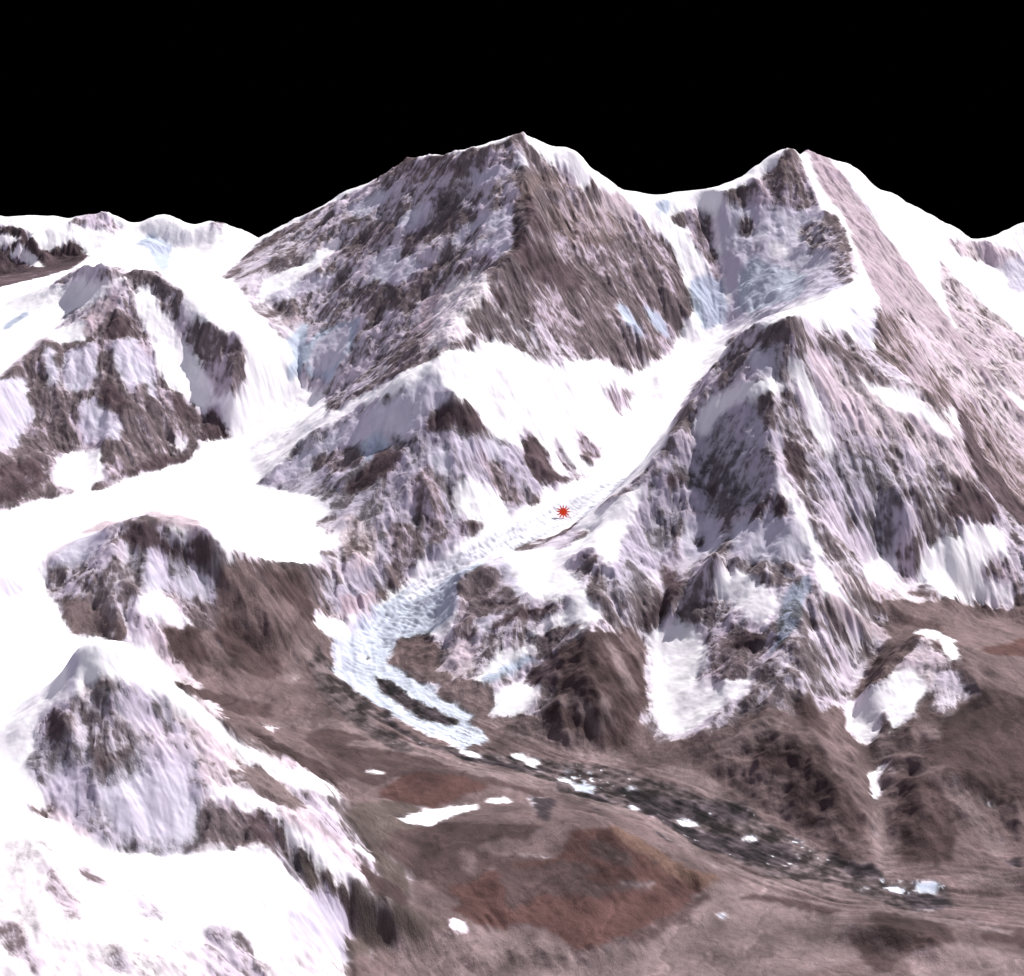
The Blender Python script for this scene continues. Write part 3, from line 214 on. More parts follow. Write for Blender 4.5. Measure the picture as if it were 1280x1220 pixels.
L -256,515 -256,519 -174,531 -170,521 -172,497 -160,493 -158,487 -182,479 -190,473 -214,481 -234,483 -254,503
G -724,-39 -722,-25 -712,-15 -710,-7 -698,7 -694,19 -680,35 -676,47 -668,53 -668,57 -652,63 -626,89 -618,91 -598,111 -590,113 -594,93 -604,79 -612,77 -618,71 -618,67 -626,59 -628,49 -640,47 -654,51 -660,45 -664,33 -670,27 -672,9 -676,9 -698,-17 -704,-29 -704,-39 -710,-45 -712,-53 -716,-55 -720,-51 -720,-43
R 50,303 52,313 58,315 102,303 104,299 114,297 118,291 148,287 152,283 160,285 164,281 158,269 158,259 152,255 154,245 160,241 160,227 154,221 146,221 142,215 142,209 148,205 146,193 142,207 132,219 132,227 126,239 132,255 120,265 120,271 108,281
Q -344,-369 -344,-365 -330,-363 -322,-355 -296,-361 -282,-357 -276,-367 -256,-369 -248,-377 -228,-373 -212,-391 -208,-391 -204,-399 -198,-401 -194,-411 -212,-411 -220,-405 -236,-405 -244,-399 -256,-399 -286,-391 -296,-387 -300,-381 -320,-383 -326,-381 -332,-373
V -512,-277 -512,-267 -508,-263 -506,-251 -506,-239 -512,-225 -500,-223 -484,-227 -476,-237 -470,-239 -470,-243 -462,-251 -458,-295 -496,-307 -510,-293
W -540,-333 -540,-325 -538,-321 -532,-323 -530,-313 -520,-315 -518,-309 -508,-313 -488,-335 -486,-349 -474,-361 -470,-375 -462,-381 -458,-397 -482,-397 -486,-393 -486,-385 -492,-381 -498,-369 -502,-369 -500,-397 -510,-399 -514,-377 -512,-365 -516,-351 -522,-345 -532,-345
I 104,381 106,389 136,389 142,391 148,399 154,399 158,393 164,393 168,399 186,401 214,399 224,409 258,421 264,421 272,413 272,375 268,371 240,381 224,381 218,385 188,389 184,389 180,383 140,385 134,379
I 440,397 448,425 454,433 460,433 462,437 474,441 522,451 526,461 536,471 546,471 554,463 564,461 564,455 542,427 478,423 472,415 460,413 448,395
M -272,45 -272,49 -246,47 -218,19 -218,5 -222,-1 -222,-21 -216,-41 -218,-55 -248,-29 -250,-19 -256,-15 -260,-7 -258,19 -262,21 -262,35
B -632,207 -632,211 -616,223 -610,243 -610,253 -620,261 -594,261 -584,247 -576,245 -570,239 -574,235 -574,217 -568,213 -564,199 -554,191 -562,185 -556,175 -572,177 -590,173 -586,179 -570,185 -570,193
E -836,-201 -834,-195 -812,-187 -812,-181 -818,-173 -816,-167 -806,-165 -798,-159 -770,-161 -756,-143 -732,-139 -732,-147 -744,-155 -744,-167 -748,-169 -748,-181 -752,-185 -780,-193 -782,-197 -788,-197 -792,-201 -822,-207 -832,-207
M -176,-317 -174,-311 -160,-303 -102,-311 -74,-311 -62,-309 -60,-305 -52,-305 -42,-299 -34,-299 -32,-295 -22,-291 0,-293 0,-301 -8,-307 -16,-321 -32,-321 -44,-325 -128,-319 -144,-319 -144,-325 -154,-325 -156,-321
E -866,-257 -862,-235 -856,-227 -808,-231 -804,-235 -770,-245 -770,-251 -790,-255 -800,-267 -824,-271 -838,-271
G -784,9 -782,69 -772,75 -760,75 -748,87 -744,87 -734,97 -730,113 -726,113 -722,107 -716,107 -712,111 -710,107 -716,91 -748,55 -760,23 -776,5
R 10,-315 16,-303 16,-293 22,-287 22,-275 28,-265 28,-255 34,-247 34,-217 38,-217 40,-229 44,-231 46,-251 60,-265 62,-279 74,-293 74,-299 68,-305 56,-309 44,-309 28,-315
L -592,377 -588,391 -582,391 -570,379 -558,375 -510,375 -500,367 -500,363 -512,325 -518,321 -526,329 -526,335 -530,337 -534,349 -546,361 -560,359 -572,349 -588,351
R -124,105 -124,125 -110,135 -110,141 -104,147 -104,155 -94,165 -70,167 -62,171 -50,169 -66,155 -66,149 -60,147 -72,145 -80,137 -80,131 -92,123 -96,101 -90,99 -90,95 -100,81 -112,79 -114,89
D -184,-3 -182,15 -166,17 -164,13 -106,11 -118,5 -132,5 -148,-1 -146,-15 -140,-19 -138,-29 -110,-51 -110,-59 -116,-61 -154,-51 -168,-25 -168,-19
Q -78,-45 -74,-31 -76,-23 -72,-23 -56,-31 -40,-45 -38,-51 -32,-53 -32,-57 -28,-59 -28,-69 -24,-71 -24,-79 -16,-89 -20,-113 -70,-73
D -320,501 -320,509 -278,515 -274,499 -256,481 -256,473 -246,467 -246,461 -266,451 -274,451 -308,479 -310,491
P -364,-347 -360,-335 -352,-329 -346,-335 -318,-339 -316,-347 -282,-347 -278,-353 -268,-353 -254,-359 -238,-359 -234,-367 -218,-365 -208,-385 -212,-391 -228,-373 -248,-377 -256,-369 -276,-367 -282,-357 -296,-361 -322,-355 -330,-363 -348,-367
W -724,-239 -720,-227 -704,-217 -676,-221 -672,-225 -672,-231 -680,-235 -680,-245 -670,-257 -664,-259 -668,-263 -666,-275 -678,-275 -680,-279 -694,-281 -698,-275 -714,-267 -716,-259 -722,-253 -722,-245 -702,-247 -702,-243
R -580,61 -576,77 -560,77 -534,71 -526,73 -516,71 -502,49 -530,31 -538,31 -544,25 -556,23 -558,33 -562,35 -560,59
T -838,123 -836,133 -826,133 -796,117 -786,107 -790,99 -788,73 -794,67 -794,57 -800,57 -836,95 -834,113
V -1034,251 -1034,291 -1030,293 -1026,303 -1002,331 -994,335 -976,333 -974,329 -980,319 -982,299 -994,295 -998,289 -980,275 -972,237 -1000,231 -1000,235 -982,241 -978,249 -982,251 -994,277 -1008,293 -1012,293 -1022,283 -1028,271 -1028,253 -1024,249 -1024,239 -1020,233 -1010,231 -1026,231 -1030,235
L -176,23 -174,31 -154,29 -150,33 -136,33 -126,41 -124,47 -116,49 -110,49 -112,37 -118,29 -114,25 -88,43 -88,67 -84,71 -78,69 -76,43 -86,33 -86,17 -92,9 -106,9 -112,13 -158,13 -160,17
W -8,267 -6,273 32,267 36,251 36,225 40,213 48,207 50,201 50,193 44,187 40,187 32,199 12,211 14,227 10,229 4,245 4,261 0,263 -6,257 -4,265
M -1196,195 -1192,199 -1168,205 -1162,211 -1136,219 -1116,219 -1092,225 -1082,223 -1084,197 -1096,197 -1102,189 -1118,193 -1130,203 -1144,203 -1186,187 -1192,187
P -288,95 -286,101 -276,99 -262,103 -130,103 -124,91 -124,73 -128,71 -132,77 -158,89 -188,91 -190,87 -222,87 -224,91 -238,93 -254,91
N -1002,157 -1002,175 -1000,181 -988,191 -986,205 -986,219 -992,231 -966,239 -950,255 -956,211 -974,209 -986,189 -986,183 -978,175 -974,175 -960,193 -958,187 -966,177 -980,169 -984,139 -988,143 -998,143
L -96,101 -92,123 -80,131 -80,137 -72,145 -62,145 -58,151 -46,155 -28,157 -24,153 -24,139 -40,123 -58,123 -62,109 -80,105 -90,99
M -504,-417 -502,-397 -498,-403 -488,-403 -486,-393 -474,-399 -460,-399 -460,-387 -442,-397 -436,-387 -434,-375 -430,-379 -416,-379 -430,-391 -438,-413 -454,-431
I -140,189 -138,197 -128,199 -120,207 -118,215 -108,219 -110,225 -116,225 -122,231 -120,237 -104,231 -92,231 -86,239 -80,239 -74,233 -60,231 -50,223 -50,219 -56,217 -88,217 -88,213 -78,209 -74,201 -84,191 -84,181 -94,169 -94,163 -126,171
L -1028,253 -1026,277 -1012,293 -1008,293 -990,271 -978,245 -1000,233 -1020,233 -1024,239 -1024,249
B -722,-25 -716,21 -708,29 -708,33 -716,39 -710,51 -710,69 -700,63 -696,53 -676,57 -670,65 -664,65 -662,59 -666,59 -668,53 -676,47 -676,41 -694,19 -698,7 -710,-7 -716,-21
N 112,-495 116,-481 122,-479 130,-489 136,-489 146,-501 150,-501 156,-511 174,-527 174,-583 170,-581 162,-561 154,-557 158,-535
L 122,-569 126,-555 158,-557 170,-581 178,-585 184,-603 180,-605 174,-601 132,-593 124,-581
L -572,-197 -572,-187 -564,-167 -560,-165 -558,-151 -528,-151 -520,-155 -520,-167 -532,-169 -530,-183 -550,-203 -570,-209 -568,-201
E -724,239 -722,251 -706,261 -706,269 -712,279 -710,283 -704,283 -696,275 -690,275 -686,271 -684,241 -678,229 -678,223 -684,217 -696,213 -704,227 -710,227
E -976,-223 -976,-205 -966,-191 -956,-187 -930,-189 -930,-203 -938,-211 -942,-237 -966,-239
I -74,-191 -72,-183 -56,-179 -54,-175 -26,-175 -14,-201 -20,-205 -20,-211 -56,-213 -68,-207 -70,-195
W -674,-309 -672,-299 -644,-299 -636,-283 -624,-283 -614,-299 -592,-291 -588,-301 -590,-311 -606,-319
L -170,383 -148,401 -128,407 -122,407 -104,387 -106,383 -120,381 -124,369 -130,365 -160,361 -166,361 -168,367 -154,371 -152,375
K -752,29 -746,45 -738,53 -736,69 -716,91 -712,107 -700,113 -678,133 -648,133 -648,129 -668,127 -704,105 -704,99 -716,85 -718,75 -724,71 -724,61 -720,61 -720,55 -726,43 -730,13 -734,11 -736,19 -744,21
W -1234,299 -1234,309 -1230,311 -1174,329 -1152,333 -1146,331 -1178,303 -1226,287 -1232,289
R -160,287 -154,303 -144,307 -140,313 -134,313 -130,319 -124,319 -110,327 -100,327 -90,333 -94,323 -106,313 -106,309 -118,297 -118,291 -130,277 -148,277 -154,279
R -12,135 -12,143 -2,155 -4,169 0,181 16,181 34,173 34,161 24,143 14,133 10,133 2,125 -8,125
T -634,-347 -632,-339 -618,-343 -588,-375 -584,-375 -570,-389 -572,-397 -578,-399 -590,-393 -618,-387 -624,-379 -624,-369
R -68,49 -68,73 -62,91 -60,121 -34,123 -32,117 -36,109 -40,73 -58,59 -64,47
B -594,93 -590,115 -582,119 -574,131 -544,123 -544,103 -548,99 -554,99 -560,91 -588,87
M -982,149 -980,169 -966,177 -960,187 -958,171 -948,163 -944,155 -934,157 -924,165 -922,171 -912,155 -896,159 -898,153 -906,149 -928,153 -932,153 -936,147 -946,149 -956,135 -960,135 -966,143 -976,143
E -652,223 -650,247 -636,255 -630,263 -620,261 -610,253 -614,227 -626,213 -636,209
W -624,-169 -624,-165 -614,-157 -610,-149 -598,-149 -590,-145 -576,-131 -572,-131 -564,-141 -566,-157 -574,-159 -582,-169 -590,-171 -600,-185 -612,-179 -612,-171
L -226,395 -226,405 -218,411 -214,427 -206,427 -188,435 -178,433 -174,417 -186,405 -190,405 -198,393 -220,387
N -488,159 -488,163 -482,161 -478,165 -464,167 -458,173 -436,173 -434,169 -418,171 -428,155 -436,149 -436,145 -444,141 -470,141 -478,145
R -666,-149 -664,-129 -650,-117 -638,-123 -612,-125 -612,-135 -618,-145 -622,-145 -624,-135 -630,-135 -630,-141 -636,-145 -636,-171 -640,-171 -652,-157
L -762,413 -762,417 -750,417 -712,427 -698,425 -702,409 -700,395 -708,387 -730,393 -736,401 -742,401 -752,411
L -168,427 -166,447 -162,451 -126,455 -120,447 -122,435 -118,431 -118,423 -154,417 -158,423 -164,423
R -20,-211 -20,-205 -16,-201 -6,-197 10,-181 20,-179 20,-163 26,-165 26,-169 34,-177 34,-183 42,-189 42,-197 30,-207 10,-207 -8,-213
W -880,99 -880,113 -876,117 -868,119 -860,113 -854,113 -834,91 -832,83 -822,71 -822,65 -830,63 -834,69 -848,75 -852,81 -862,83
W -604,-219 -604,-215 -596,-211 -566,-209 -550,-203 -548,-199 -540,-199 -532,-193 -510,-187 -514,-201 -530,-205 -532,-209 -542,-211 -554,-219 -570,-221 -576,-227 -590,-229 -594,-233 -594,-243 -590,-247 -598,-245 -598,-223
K -670,79 -666,97 -646,119 -638,121 -622,135 -592,143 -592,137 -598,131 -602,131 -606,125 -626,113 -634,103 -638,103 -662,77
L -350,-287 -350,-283 -288,-287 -284,-303 -292,-313 -312,-311 -344,-301 -346,-289
W -1226,255 -1226,259 -1222,261 -1180,275 -1168,275 -1152,259 -1152,255 -1170,257 -1218,239 -1222,239
W -416,-353 -416,-345 -410,-337 -412,-301 -404,-293 -404,-281 -400,-279 -390,-307 -388,-329 -398,-341 -398,-355 -406,-363 -410,-363 -412,-355
M -444,333 -438,355 -430,367 -418,361 -408,361 -380,345 -382,341 -398,339 -404,335 -418,335 -428,331
M -994,285 -994,289 -988,289 -980,295 -980,315 -960,315 -958,297 -962,295 -968,279 -962,263 -966,239 -974,241 -980,275
M 56,419 58,433 76,437 90,401 92,383 72,381 66,389
E -936,243 -934,253 -926,249 -920,255 -892,257 -886,261 -868,263 -868,243 -894,233 -916,235 -922,241 -932,239
E -574,217 -572,237 -562,229 -550,229 -544,219 -538,217 -526,203 -526,195 -554,189 -564,199 -568,213
L -130,181 -130,187 -120,195 -120,205 -110,215 -86,207 -88,185 -94,173 -126,177
G -726,123 -722,157 -718,159 -714,155 -712,143 -706,143 -696,171 -698,183 -702,185 -708,203 -718,209 -720,217 -712,219 -702,213 -682,167 -686,155
D -476,-347 -476,-343 -470,-341 -440,-363 -438,-371 -434,-373 -434,-381 -442,-397 -456,-391 -470,-375 -470,-363
W -390,-357 -388,-351 -378,-367 -354,-359 -348,-367 -332,-373 -326,-381 -300,-381 -292,-389 -278,-391 -274,-399 -290,-397 -296,-393 -308,-395 -314,-391 -324,-391 -326,-387 -340,-387 -350,-379 -352,-371 -370,-377 -388,-375 -386,-361
M -498,-17 -494,-9 -484,-5 -484,1 -474,11 -466,11 -462,19 -456,17 -450,-1 -460,-9 -462,-27 -492,-27 -494,-19
M -620,61 -616,73 -610,63 -592,57 -588,57 -580,65 -580,45 -576,39 -574,21 -576,7 -582,9 -586,19 -590,17 -590,7 -594,7 -598,21 -594,35 -598,43
R -450,89 -446,97 -434,101 -430,107 -410,113 -400,113 -396,103 -390,99 -390,93 -396,89 -402,89 -406,85 -432,85 -440,75 -446,79 -446,85
W -664,25 -664,37 -654,51 -636,47 -622,27 -622,23 -644,9 -658,13
D -392,133 -392,165 -388,169 -380,169 -374,153 -366,149 -356,139 -356,135 -370,117 -386,121 -388,131
G -870,-215 -870,-211 -862,-207 -842,-209 -826,-215 -814,-215 -810,-219 -800,-219 -782,-227 -762,-229 -756,-239 -810,-227 -856,-223
R -144,-325 -144,-319 -44,-325 -32,-321 -16,-321 -14,-317 0,-317 -4,-331 -84,-331
L -14,241 -14,249 0,263 4,261 4,245 10,233 10,223 4,215 2,191 -2,187 -6,187 -10,193 -10,233
L -1066,167 -1066,175 -1060,183 -1050,177 -1024,171 -1016,163 -1018,147 -1040,145
L 56,129 56,137 60,141 58,161 72,173 96,183 96,163 84,155 82,145 74,137 66,135 62,129
G -774,-125 -770,-107 -764,-97 -730,-61 -728,-93 -744,-101 -754,-113
B -1006,97 -1004,101 -988,89 -986,93 -990,95 -990,105 -986,109 -944,109 -966,79 -972,83 -984,71 -988,71 -984,85 -994,85 -998,93
L -536,-141 -530,-135 -532,-123 -520,-111 -492,-117 -492,-137 -496,-143 -532,-145
S -654,-169 -654,-165 -648,-165 -640,-171 -598,-185 -594,-189 -594,-195 -588,-199 -588,-205 -602,-205 -606,-199 -638,-191 -640,-185 -650,-179 -650,-173
R -364,151 -364,161 -358,173 -344,187 -338,187 -328,199 -320,203 -318,197 -326,167 -330,163 -346,159 -356,151
D -370,-19 -370,1 -366,5 -356,11 -330,9 -334,-7 -352,-17 -350,-35
R -484,129 -484,133 -452,129 -440,135 -432,117 -432,109 -440,103 -456,101 -466,111 -466,115
D -192,313 -192,317 -176,317 -172,331 -174,341 -152,355 -150,351 -154,349 -156,333 -170,319 -168,313 -156,311 -156,303 -180,291
Y -1038,143 -1038,147 -1028,147 -1020,141 -1014,143 -1014,161 -1024,169 -1024,173 -1018,169 -1010,177 -1010,123 -1002,115 -986,111 -986,107 -990,105 -990,95 -986,93 -988,89 -1010,105 -1024,133
N -582,-239 -582,-233 -576,-227 -572,-229 -566,-249 -548,-269 -546,-279 -540,-285 -542,-295 -538,-311 -542,-321 -548,-319 -550,-293 -562,-277 -572,-251 -580,-245
V -412,23 -412,27 -406,27 -400,17 -396,17 -392,11 -386,11 -380,23 -354,23 -358,47 -350,43 -350,11 -356,11 -370,1 -368,-11 -382,-3 -392,9 -396,9
G -682,335 -678,341 -654,337 -650,343 -650,351 -654,353 -652,365 -636,375 -618,379 -618,375 -626,369 -634,349 -648,335 -650,325
R -400,-275 -388,-243 -380,-253 -374,-255 -370,-273 -374,-275 -382,-291 -384,-311 -392,-295 -392,-283
W -448,-195 -448,-181 -434,-161 -438,-137 -430,-129 -420,-141 -420,-163 -436,-185 -434,-201 -442,-207
W -44,423 -44,427 -28,435 -18,449 -4,449 18,439 18,429 2,429 -36,421
K -876,19 -870,27 -802,25 -802,13 -806,9 -846,15 -860,13
B -864,147 -864,151 -848,155 -846,159 -818,153 -816,149 -820,135 -800,119 -826,133 -836,133 -840,125 -854,143
W -1012,157 -1010,177 -1006,179 -1004,187 -994,193 -998,201 -998,225 -992,231 -986,219 -988,191 -1000,181 -1002,175 -1000,145 -992,141 -1004,137 -1004,125 -1008,121
P -110,429 -110,433 -100,439 -70,437 -70,425 -62,407 -84,407 -84,411 -96,423
M -720,-291 -720,-287 -712,-279 -678,-287 -678,-305 -702,-317 -704,-303
W -558,-261 -558,-257 -554,-257 -522,-267 -510,-277 -510,-293 -524,-295 -536,-285 -542,-285 -548,-269
N -948,187 -948,219 -944,223 -940,241 -934,243 -932,239 -922,241 -916,235 -902,235 -902,229 -928,225 -930,221 -938,221 -942,217 -936,201 -940,197 -940,175 -946,179
N -694,-283 -680,-279 -678,-275 -668,-277 -668,-263 -662,-261 -658,-271 -646,-281 -644,-287 -640,-287 -640,-291 -678,-301 -676,-289
P -574,341 -574,349 -570,353 -560,359 -546,361 -534,349 -526,331 -534,329 -540,333 -554,333 -566,341
I -148,-117 -148,-109 -140,-99 -128,-97 -120,-91 -110,-95 -104,-103 -114,-119 -128,-121
W -474,-237 -454,-221 -448,-221 -434,-213 -424,-213 -424,-223 -440,-239 -466,-247
R -420,-215 -420,-207 -414,-203 -414,-195 -400,-185 -402,-181 -410,-181 -410,-169 -414,-161 -414,-153 -406,-151 -398,-157 -396,-195 -402,-199 -406,-217 -410,-221
K -920,-241 -918,-219 -888,-219 -894,-249 -916,-249
D -586,-81 -586,-75 -580,-73 -574,-83 -564,-87 -560,-93 -526,-91 -524,-95 -536,-107 -566,-107 -574,-99 -576,-89
L -550,19 -550,25 -518,37 -504,49 -488,45 -484,51 -480,51 -476,45 -468,45 -474,35 -498,37 -500,33 -506,33 -510,29 -522,29 -528,23
M -502,169 -498,189 -472,187 -458,173 -460,169 -478,165 -482,161
G -860,-295 -858,-291 -838,-285 -822,-275 -796,-269 -796,-275 -804,-285 -832,-295 -834,-299 -850,-301
R -406,23 -378,55 -372,51 -368,33 -384,19 -386,11 -392,11
N -614,69 -614,75 -604,79 -596,93 -592,93 -576,77 -576,69 -588,57 -610,63
O -906,-87 -906,-61 -898,-51 -894,-37 -878,-21 -878,-41 -882,-43 -886,-57 -898,-71 -898,-81 -890,-93 -896,-95
P -18,-109 -18,-85 -14,-83 -4,-85 -2,-91 16,-105 12,-113 -4,-123
E -970,-289 -970,-281 -964,-273 -960,-257 -946,-253 -954,-277 -950,-279 -944,-269 -942,-257 -936,-251 -946,-293 -954,-295
D -262,383 -260,387 -256,387 -244,373 -240,373 -234,365 -230,365 -216,353 -208,323 -214,323 -220,329 -226,343 -238,353 -250,373
L -36,105 -36,109 -24,119 -22,127 0,125 0,111 -16,97 -20,97 -22,91 -28,91 -28,97
G -734,-139 -734,-119 -722,-119 -716,-123 -712,-157 -718,-165 -728,-163
D -142,-7 -140,-1 -84,-1 -84,-5 -94,-7 -96,-11 -104,-11 -108,-21 -116,-25 -126,-25 -130,-17
E -940,169 -938,199 -922,197 -912,187 -908,187 -908,183 -920,175 -926,163
D -200,391 -192,399 -192,403 -186,405 -178,415 -156,415 -156,409 -176,387 -188,383
D -596,315 -586,331 -586,337 -580,335 -576,323 -578,309 -588,295 -588,285 -582,281 -582,267 -586,263 -592,265 -592,309
D -366,87 -364,99 -360,99 -348,83 -352,79 -350,65 -338,55 -348,43 -358,47 -364,55 -360,75 -364,77
B -564,231 -552,237 -542,225 -536,225 -528,217 -526,209 -518,203 -514,193 -532,187 -534,181 -526,171 -528,165 -506,145 -510,145 -530,163 -532,173 -544,187 -544,191 -540,193 -528,193 -526,203 -538,217 -544,219 -550,229
D -648,-3 -644,11 -632,15 -626,23 -618,19 -608,1 -608,-5
E -980,-35 -980,-27 -976,-23 -974,-29 -968,-31 -938,-65 -930,-67 -914,-81 -910,-81 -910,-87 -916,-87 -930,-75 -946,-69 -948,-63
W -644,307 -644,319 -636,323 -634,317 -620,305 -620,293 -630,281 -630,275 -638,283
B -462,-27 -460,-9 -450,-1 -450,5 -460,19 -460,23 -456,23 -450,7 -444,1 -444,-13 -438,-19 -432,-19 -432,-27 -428,-31 -436,-33 -438,-29 -448,-29 -452,-25
E -734,-197 -734,-189 -728,-183 -704,-173 -698,-175 -694,-189 -700,-195 -716,-199
R -1026,215 -1018,229 -1012,229 -1010,233 -994,231 -998,225 -998,205 -1020,201 -1020,209
V -968,275 -966,287 -960,297 -952,287 -952,279 -946,275 -946,261 -960,243 -964,243 -962,263
L -650,433 -650,437 -646,439 -626,441 -624,435 -606,417 -606,409 -620,407 -620,411 -632,425 -638,425 -642,431
E -664,279 -664,289 -654,299 -646,299 -630,273 -654,267
E -1006,119 -1004,137 -988,143 -984,139 -984,131 -980,129 -976,109 -994,111 -996,115 -1002,115
W -920,167 -920,175 -916,179 -912,179 -904,187 -898,187 -894,173 -890,171 -890,161 -912,155
P -612,-231 -612,-225 -606,-219 -598,-223 -598,-245 -590,-247 -584,-255 -584,-261 -592,-271 -606,-269 -606,-265 -600,-263 -600,-255 -606,-251 -606,-239
W 482,579 482,583 498,601 520,605 520,619 526,635 530,635 532,613 526,609 524,599 518,595 508,595 496,583
G -986,183 -984,195 -978,205 -974,209 -960,211 -962,187 -974,175 -978,175
H -728,23 -726,43 -722,47 -720,61 -714,65 -714,73 -720,75 -710,95 -704,99 -710,75 -710,51 -716,43 -712,33 -720,31
E -996,-193 -994,-177 -954,-171 -954,-175 -970,-191 -980,-195
Q -390,-351 -386,-341 -370,-337 -356,-359 -378,-367
L -166,459 -166,465 -142,471 -138,475 -122,475 -122,461 -134,461 -152,455 -162,455
E -932,-165 -916,-131 -914,-107 -910,-107 -906,-123 -910,-145 -926,-173
G -644,203 -642,209 -632,209 -604,199 -570,193 -568,187 -574,185 -596,189 -608,195
L -50,15 -50,29 -44,41 -32,45 -24,53 -24,57 -14,63 -20,57 -22,43 -26,41 -30,29 -46,13
M -594,-243 -594,-233 -590,-229 -576,-227 -582,-233 -582,-239 -572,-257 -574,-271 -590,-269 -584,-261 -584,-255
R -630,273 -630,281 -626,283 -622,293 -618,293 -608,277 -604,261 -626,261
B -708,77 -704,101 -676,123 -660,127 -692,97 -692,93
G -888,-301 -888,-281 -884,-261 -880,-259 -872,-271 -874,-301
L -432,-199 -432,-185 -424,-177 -400,-183 -414,-195 -416,-205
W -626,55 -624,63 -620,65 -620,61 -598,43 -594,35 -594,29 -598,27 -594,9 -600,9 -604,13 -602,23 -610,39 -616,43 -616,53 -620,57
M -156,-223 -150,-213 -140,-211 -138,-207 -128,-203 -118,-203 -116,-207 -106,-209 -114,-217 -124,-213 -126,-217 -150,-225
W -562,181 -558,189 -544,189 -524,157 -546,167
M -444,179 -440,185 -432,187 -426,193 -418,193 -412,183 -414,175 -430,169 -434,169
B -618,-71 -618,-65 -602,-53 -594,-57 -590,-75 -614,-77
D -114,403 -112,415 -90,413 -88,391 -106,393
R -328,-53 -326,-45 -308,-41 -298,-43 -300,-63 -316,-61 -318,-57
K -874,-211 -872,-191 -848,-181 -846,-177 -840,-177 -842,-183 -858,-199 -860,-207
M -578,-13 -578,-1 -572,-3 -566,5 -564,33 -572,39 -570,45 -568,41 -562,43 -558,25 -550,23 -550,17 -560,13 -560,5 -570,-3 -570,-11 -574,-15
P -528,165 -528,169 -512,173 -510,163 -502,153 -494,149 -492,139 -498,137 -516,157 -520,157
D -580,45 -578,51 -572,45 -572,39 -564,33 -566,5 -572,-3 -578,-1 -574,21 -576,39
L -396,83 -396,91 -390,93 -390,99 -374,97 -374,81 -378,77 -392,73
I -366,147 -366,151 -334,157 -342,139 -354,131 -358,131 -356,139
R -608,7 -608,13 -604,15 -600,9 -594,9 -590,5 -590,-11 -600,-25 -604,-23 -604,-1
D -506,-211 -506,-205 -502,-201 -474,-199 -474,-205 -482,-215 -502,-217
R -534,181 -532,187 -510,197 -498,193 -500,185 -518,181 -522,175
E -592,-313 -582,-285 -574,-283 -572,-301 -576,-315 -588,-317
L -626,311 -624,315 -594,315 -592,301 -618,301
G -654,-61 -654,-57 -644,-49 -624,-39 -616,-43 -620,-51 -646,-65
R -240,-85 -240,-81 -236,-81 -238,-75 -234,-73 -224,-85 -200,-93 -192,-101 -192,-105
I -628,47 -628,53 -624,57 -616,53 -616,43 -610,39 -602,23 -606,13 -610,13 -614,31
B -886,-133 -884,-125 -874,-113 -870,-99 -854,-89 -852,-97 -856,-99 -856,-103 -864,-109 -870,-121 -882,-129 -882,-137
L -614,283 -614,295 -602,295 -596,281 -596,267 -600,263 -606,265 -608,277
L -692,335 -684,361 -680,365 -672,365 -670,355 -674,343 -682,335
M -350,-37 -350,-31 -346,-31 -334,-17 -322,-17 -322,-23 -340,-39 -340,-51 -346,-47 -346,-41
M -540,-289 -540,-285 -536,-285 -534,-289 -526,-291 -524,-299 -516,-305 -520,-315 -532,-315 -532,-323 -538,-321 -532,-303
M -34,5 -22,19 -12,55 0,69 6,69 -6,57 -8,47 -14,41 -16,13 -22,5
L -378,23 -368,33 -370,47 -360,51 -356,43 -354,23
W -386,-157 -384,-151 -376,-149 -346,-151 -346,-155 -376,-165 -382,-165
V -616,297 -616,301 -594,301 -592,265 -586,263 -580,269 -586,253 -594,261 -600,261 -600,265 -596,267 -596,281 -602,295
E -912,-31 -906,-9 -894,-7 -892,-17 -898,-27 -898,-35 -908,-35
D -1022,191 -1018,201 -1008,205 -998,205 -994,197 -994,193 -1002,187 -1014,187
I -60,519 -56,527 -48,527 -30,511 -38,503 -42,503 -52,515
M -672,9 -666,25 -662,25 -660,15 -646,11 -644,7 -648,5 -648,-3 -654,-3 -656,1 -662,1 -668,9
D -636,-169 -636,-145 -630,-141 -630,-135 -624,-135 -620,-155
G -752,-241 -748,-233 -742,-233 -702,-243 -702,-247 -742,-245
W -884,165 -884,169 -860,173 -852,157 -876,157
R -1108,287 -1106,297 -1092,309 -1074,309 -1096,289
V -622,315 -622,319 -610,323 -608,327 -586,335 -596,315
L -386,61 -384,71 -368,75 -366,57 -370,55 -370,51
M -1088,243 -1086,255 -1072,269 -1062,271 -1060,267 -1064,265 -1068,255 -1078,245
I -98,-139 -96,-127 -88,-121 -84,-125 -80,-143 -92,-149
R -500,-401 -500,-375 -496,-373 -486,-385 -486,-395 -488,-403
I -780,-17 -780,-9 -776,-7 -752,-9 -754,-21
L -386,-203 -384,-189 -360,-195 -360,-199 -370,-205
R -1152,303 -1152,307 -1134,323 -1120,329 -1116,327 -1128,313 -1136,311 -1146,301
D -980,315 -974,331 -960,331 -962,315
W -36,-279 -36,-273 -28,-263 -10,-259 -10,-267 -16,-275
W -568,77 -568,85 -554,99 -550,99 -552,81 -544,73
G -698,-31 -684,-15 -674,-11 -664,3 -660,1 -668,-15 -684,-23 -694,-33
R -1076,275 -1076,283 -1070,293 -1054,299 -1050,297 -1066,277
L -1020,301 -1014,313 -998,321 -994,319 -1002,303 -1012,299
R -300,71 -298,75 -278,55 -258,53 -250,47 -276,47
B -938,69 -936,77 -910,77 -914,67
P -244,-415 -244,-411 -236,-409 -234,-403 -212,-409 -212,-417 -228,-413
B -988,11 -988,17 -984,19 -986,35 -982,49 -978,49 -976,23
L -580,51 -578,59 -560,59 -564,41
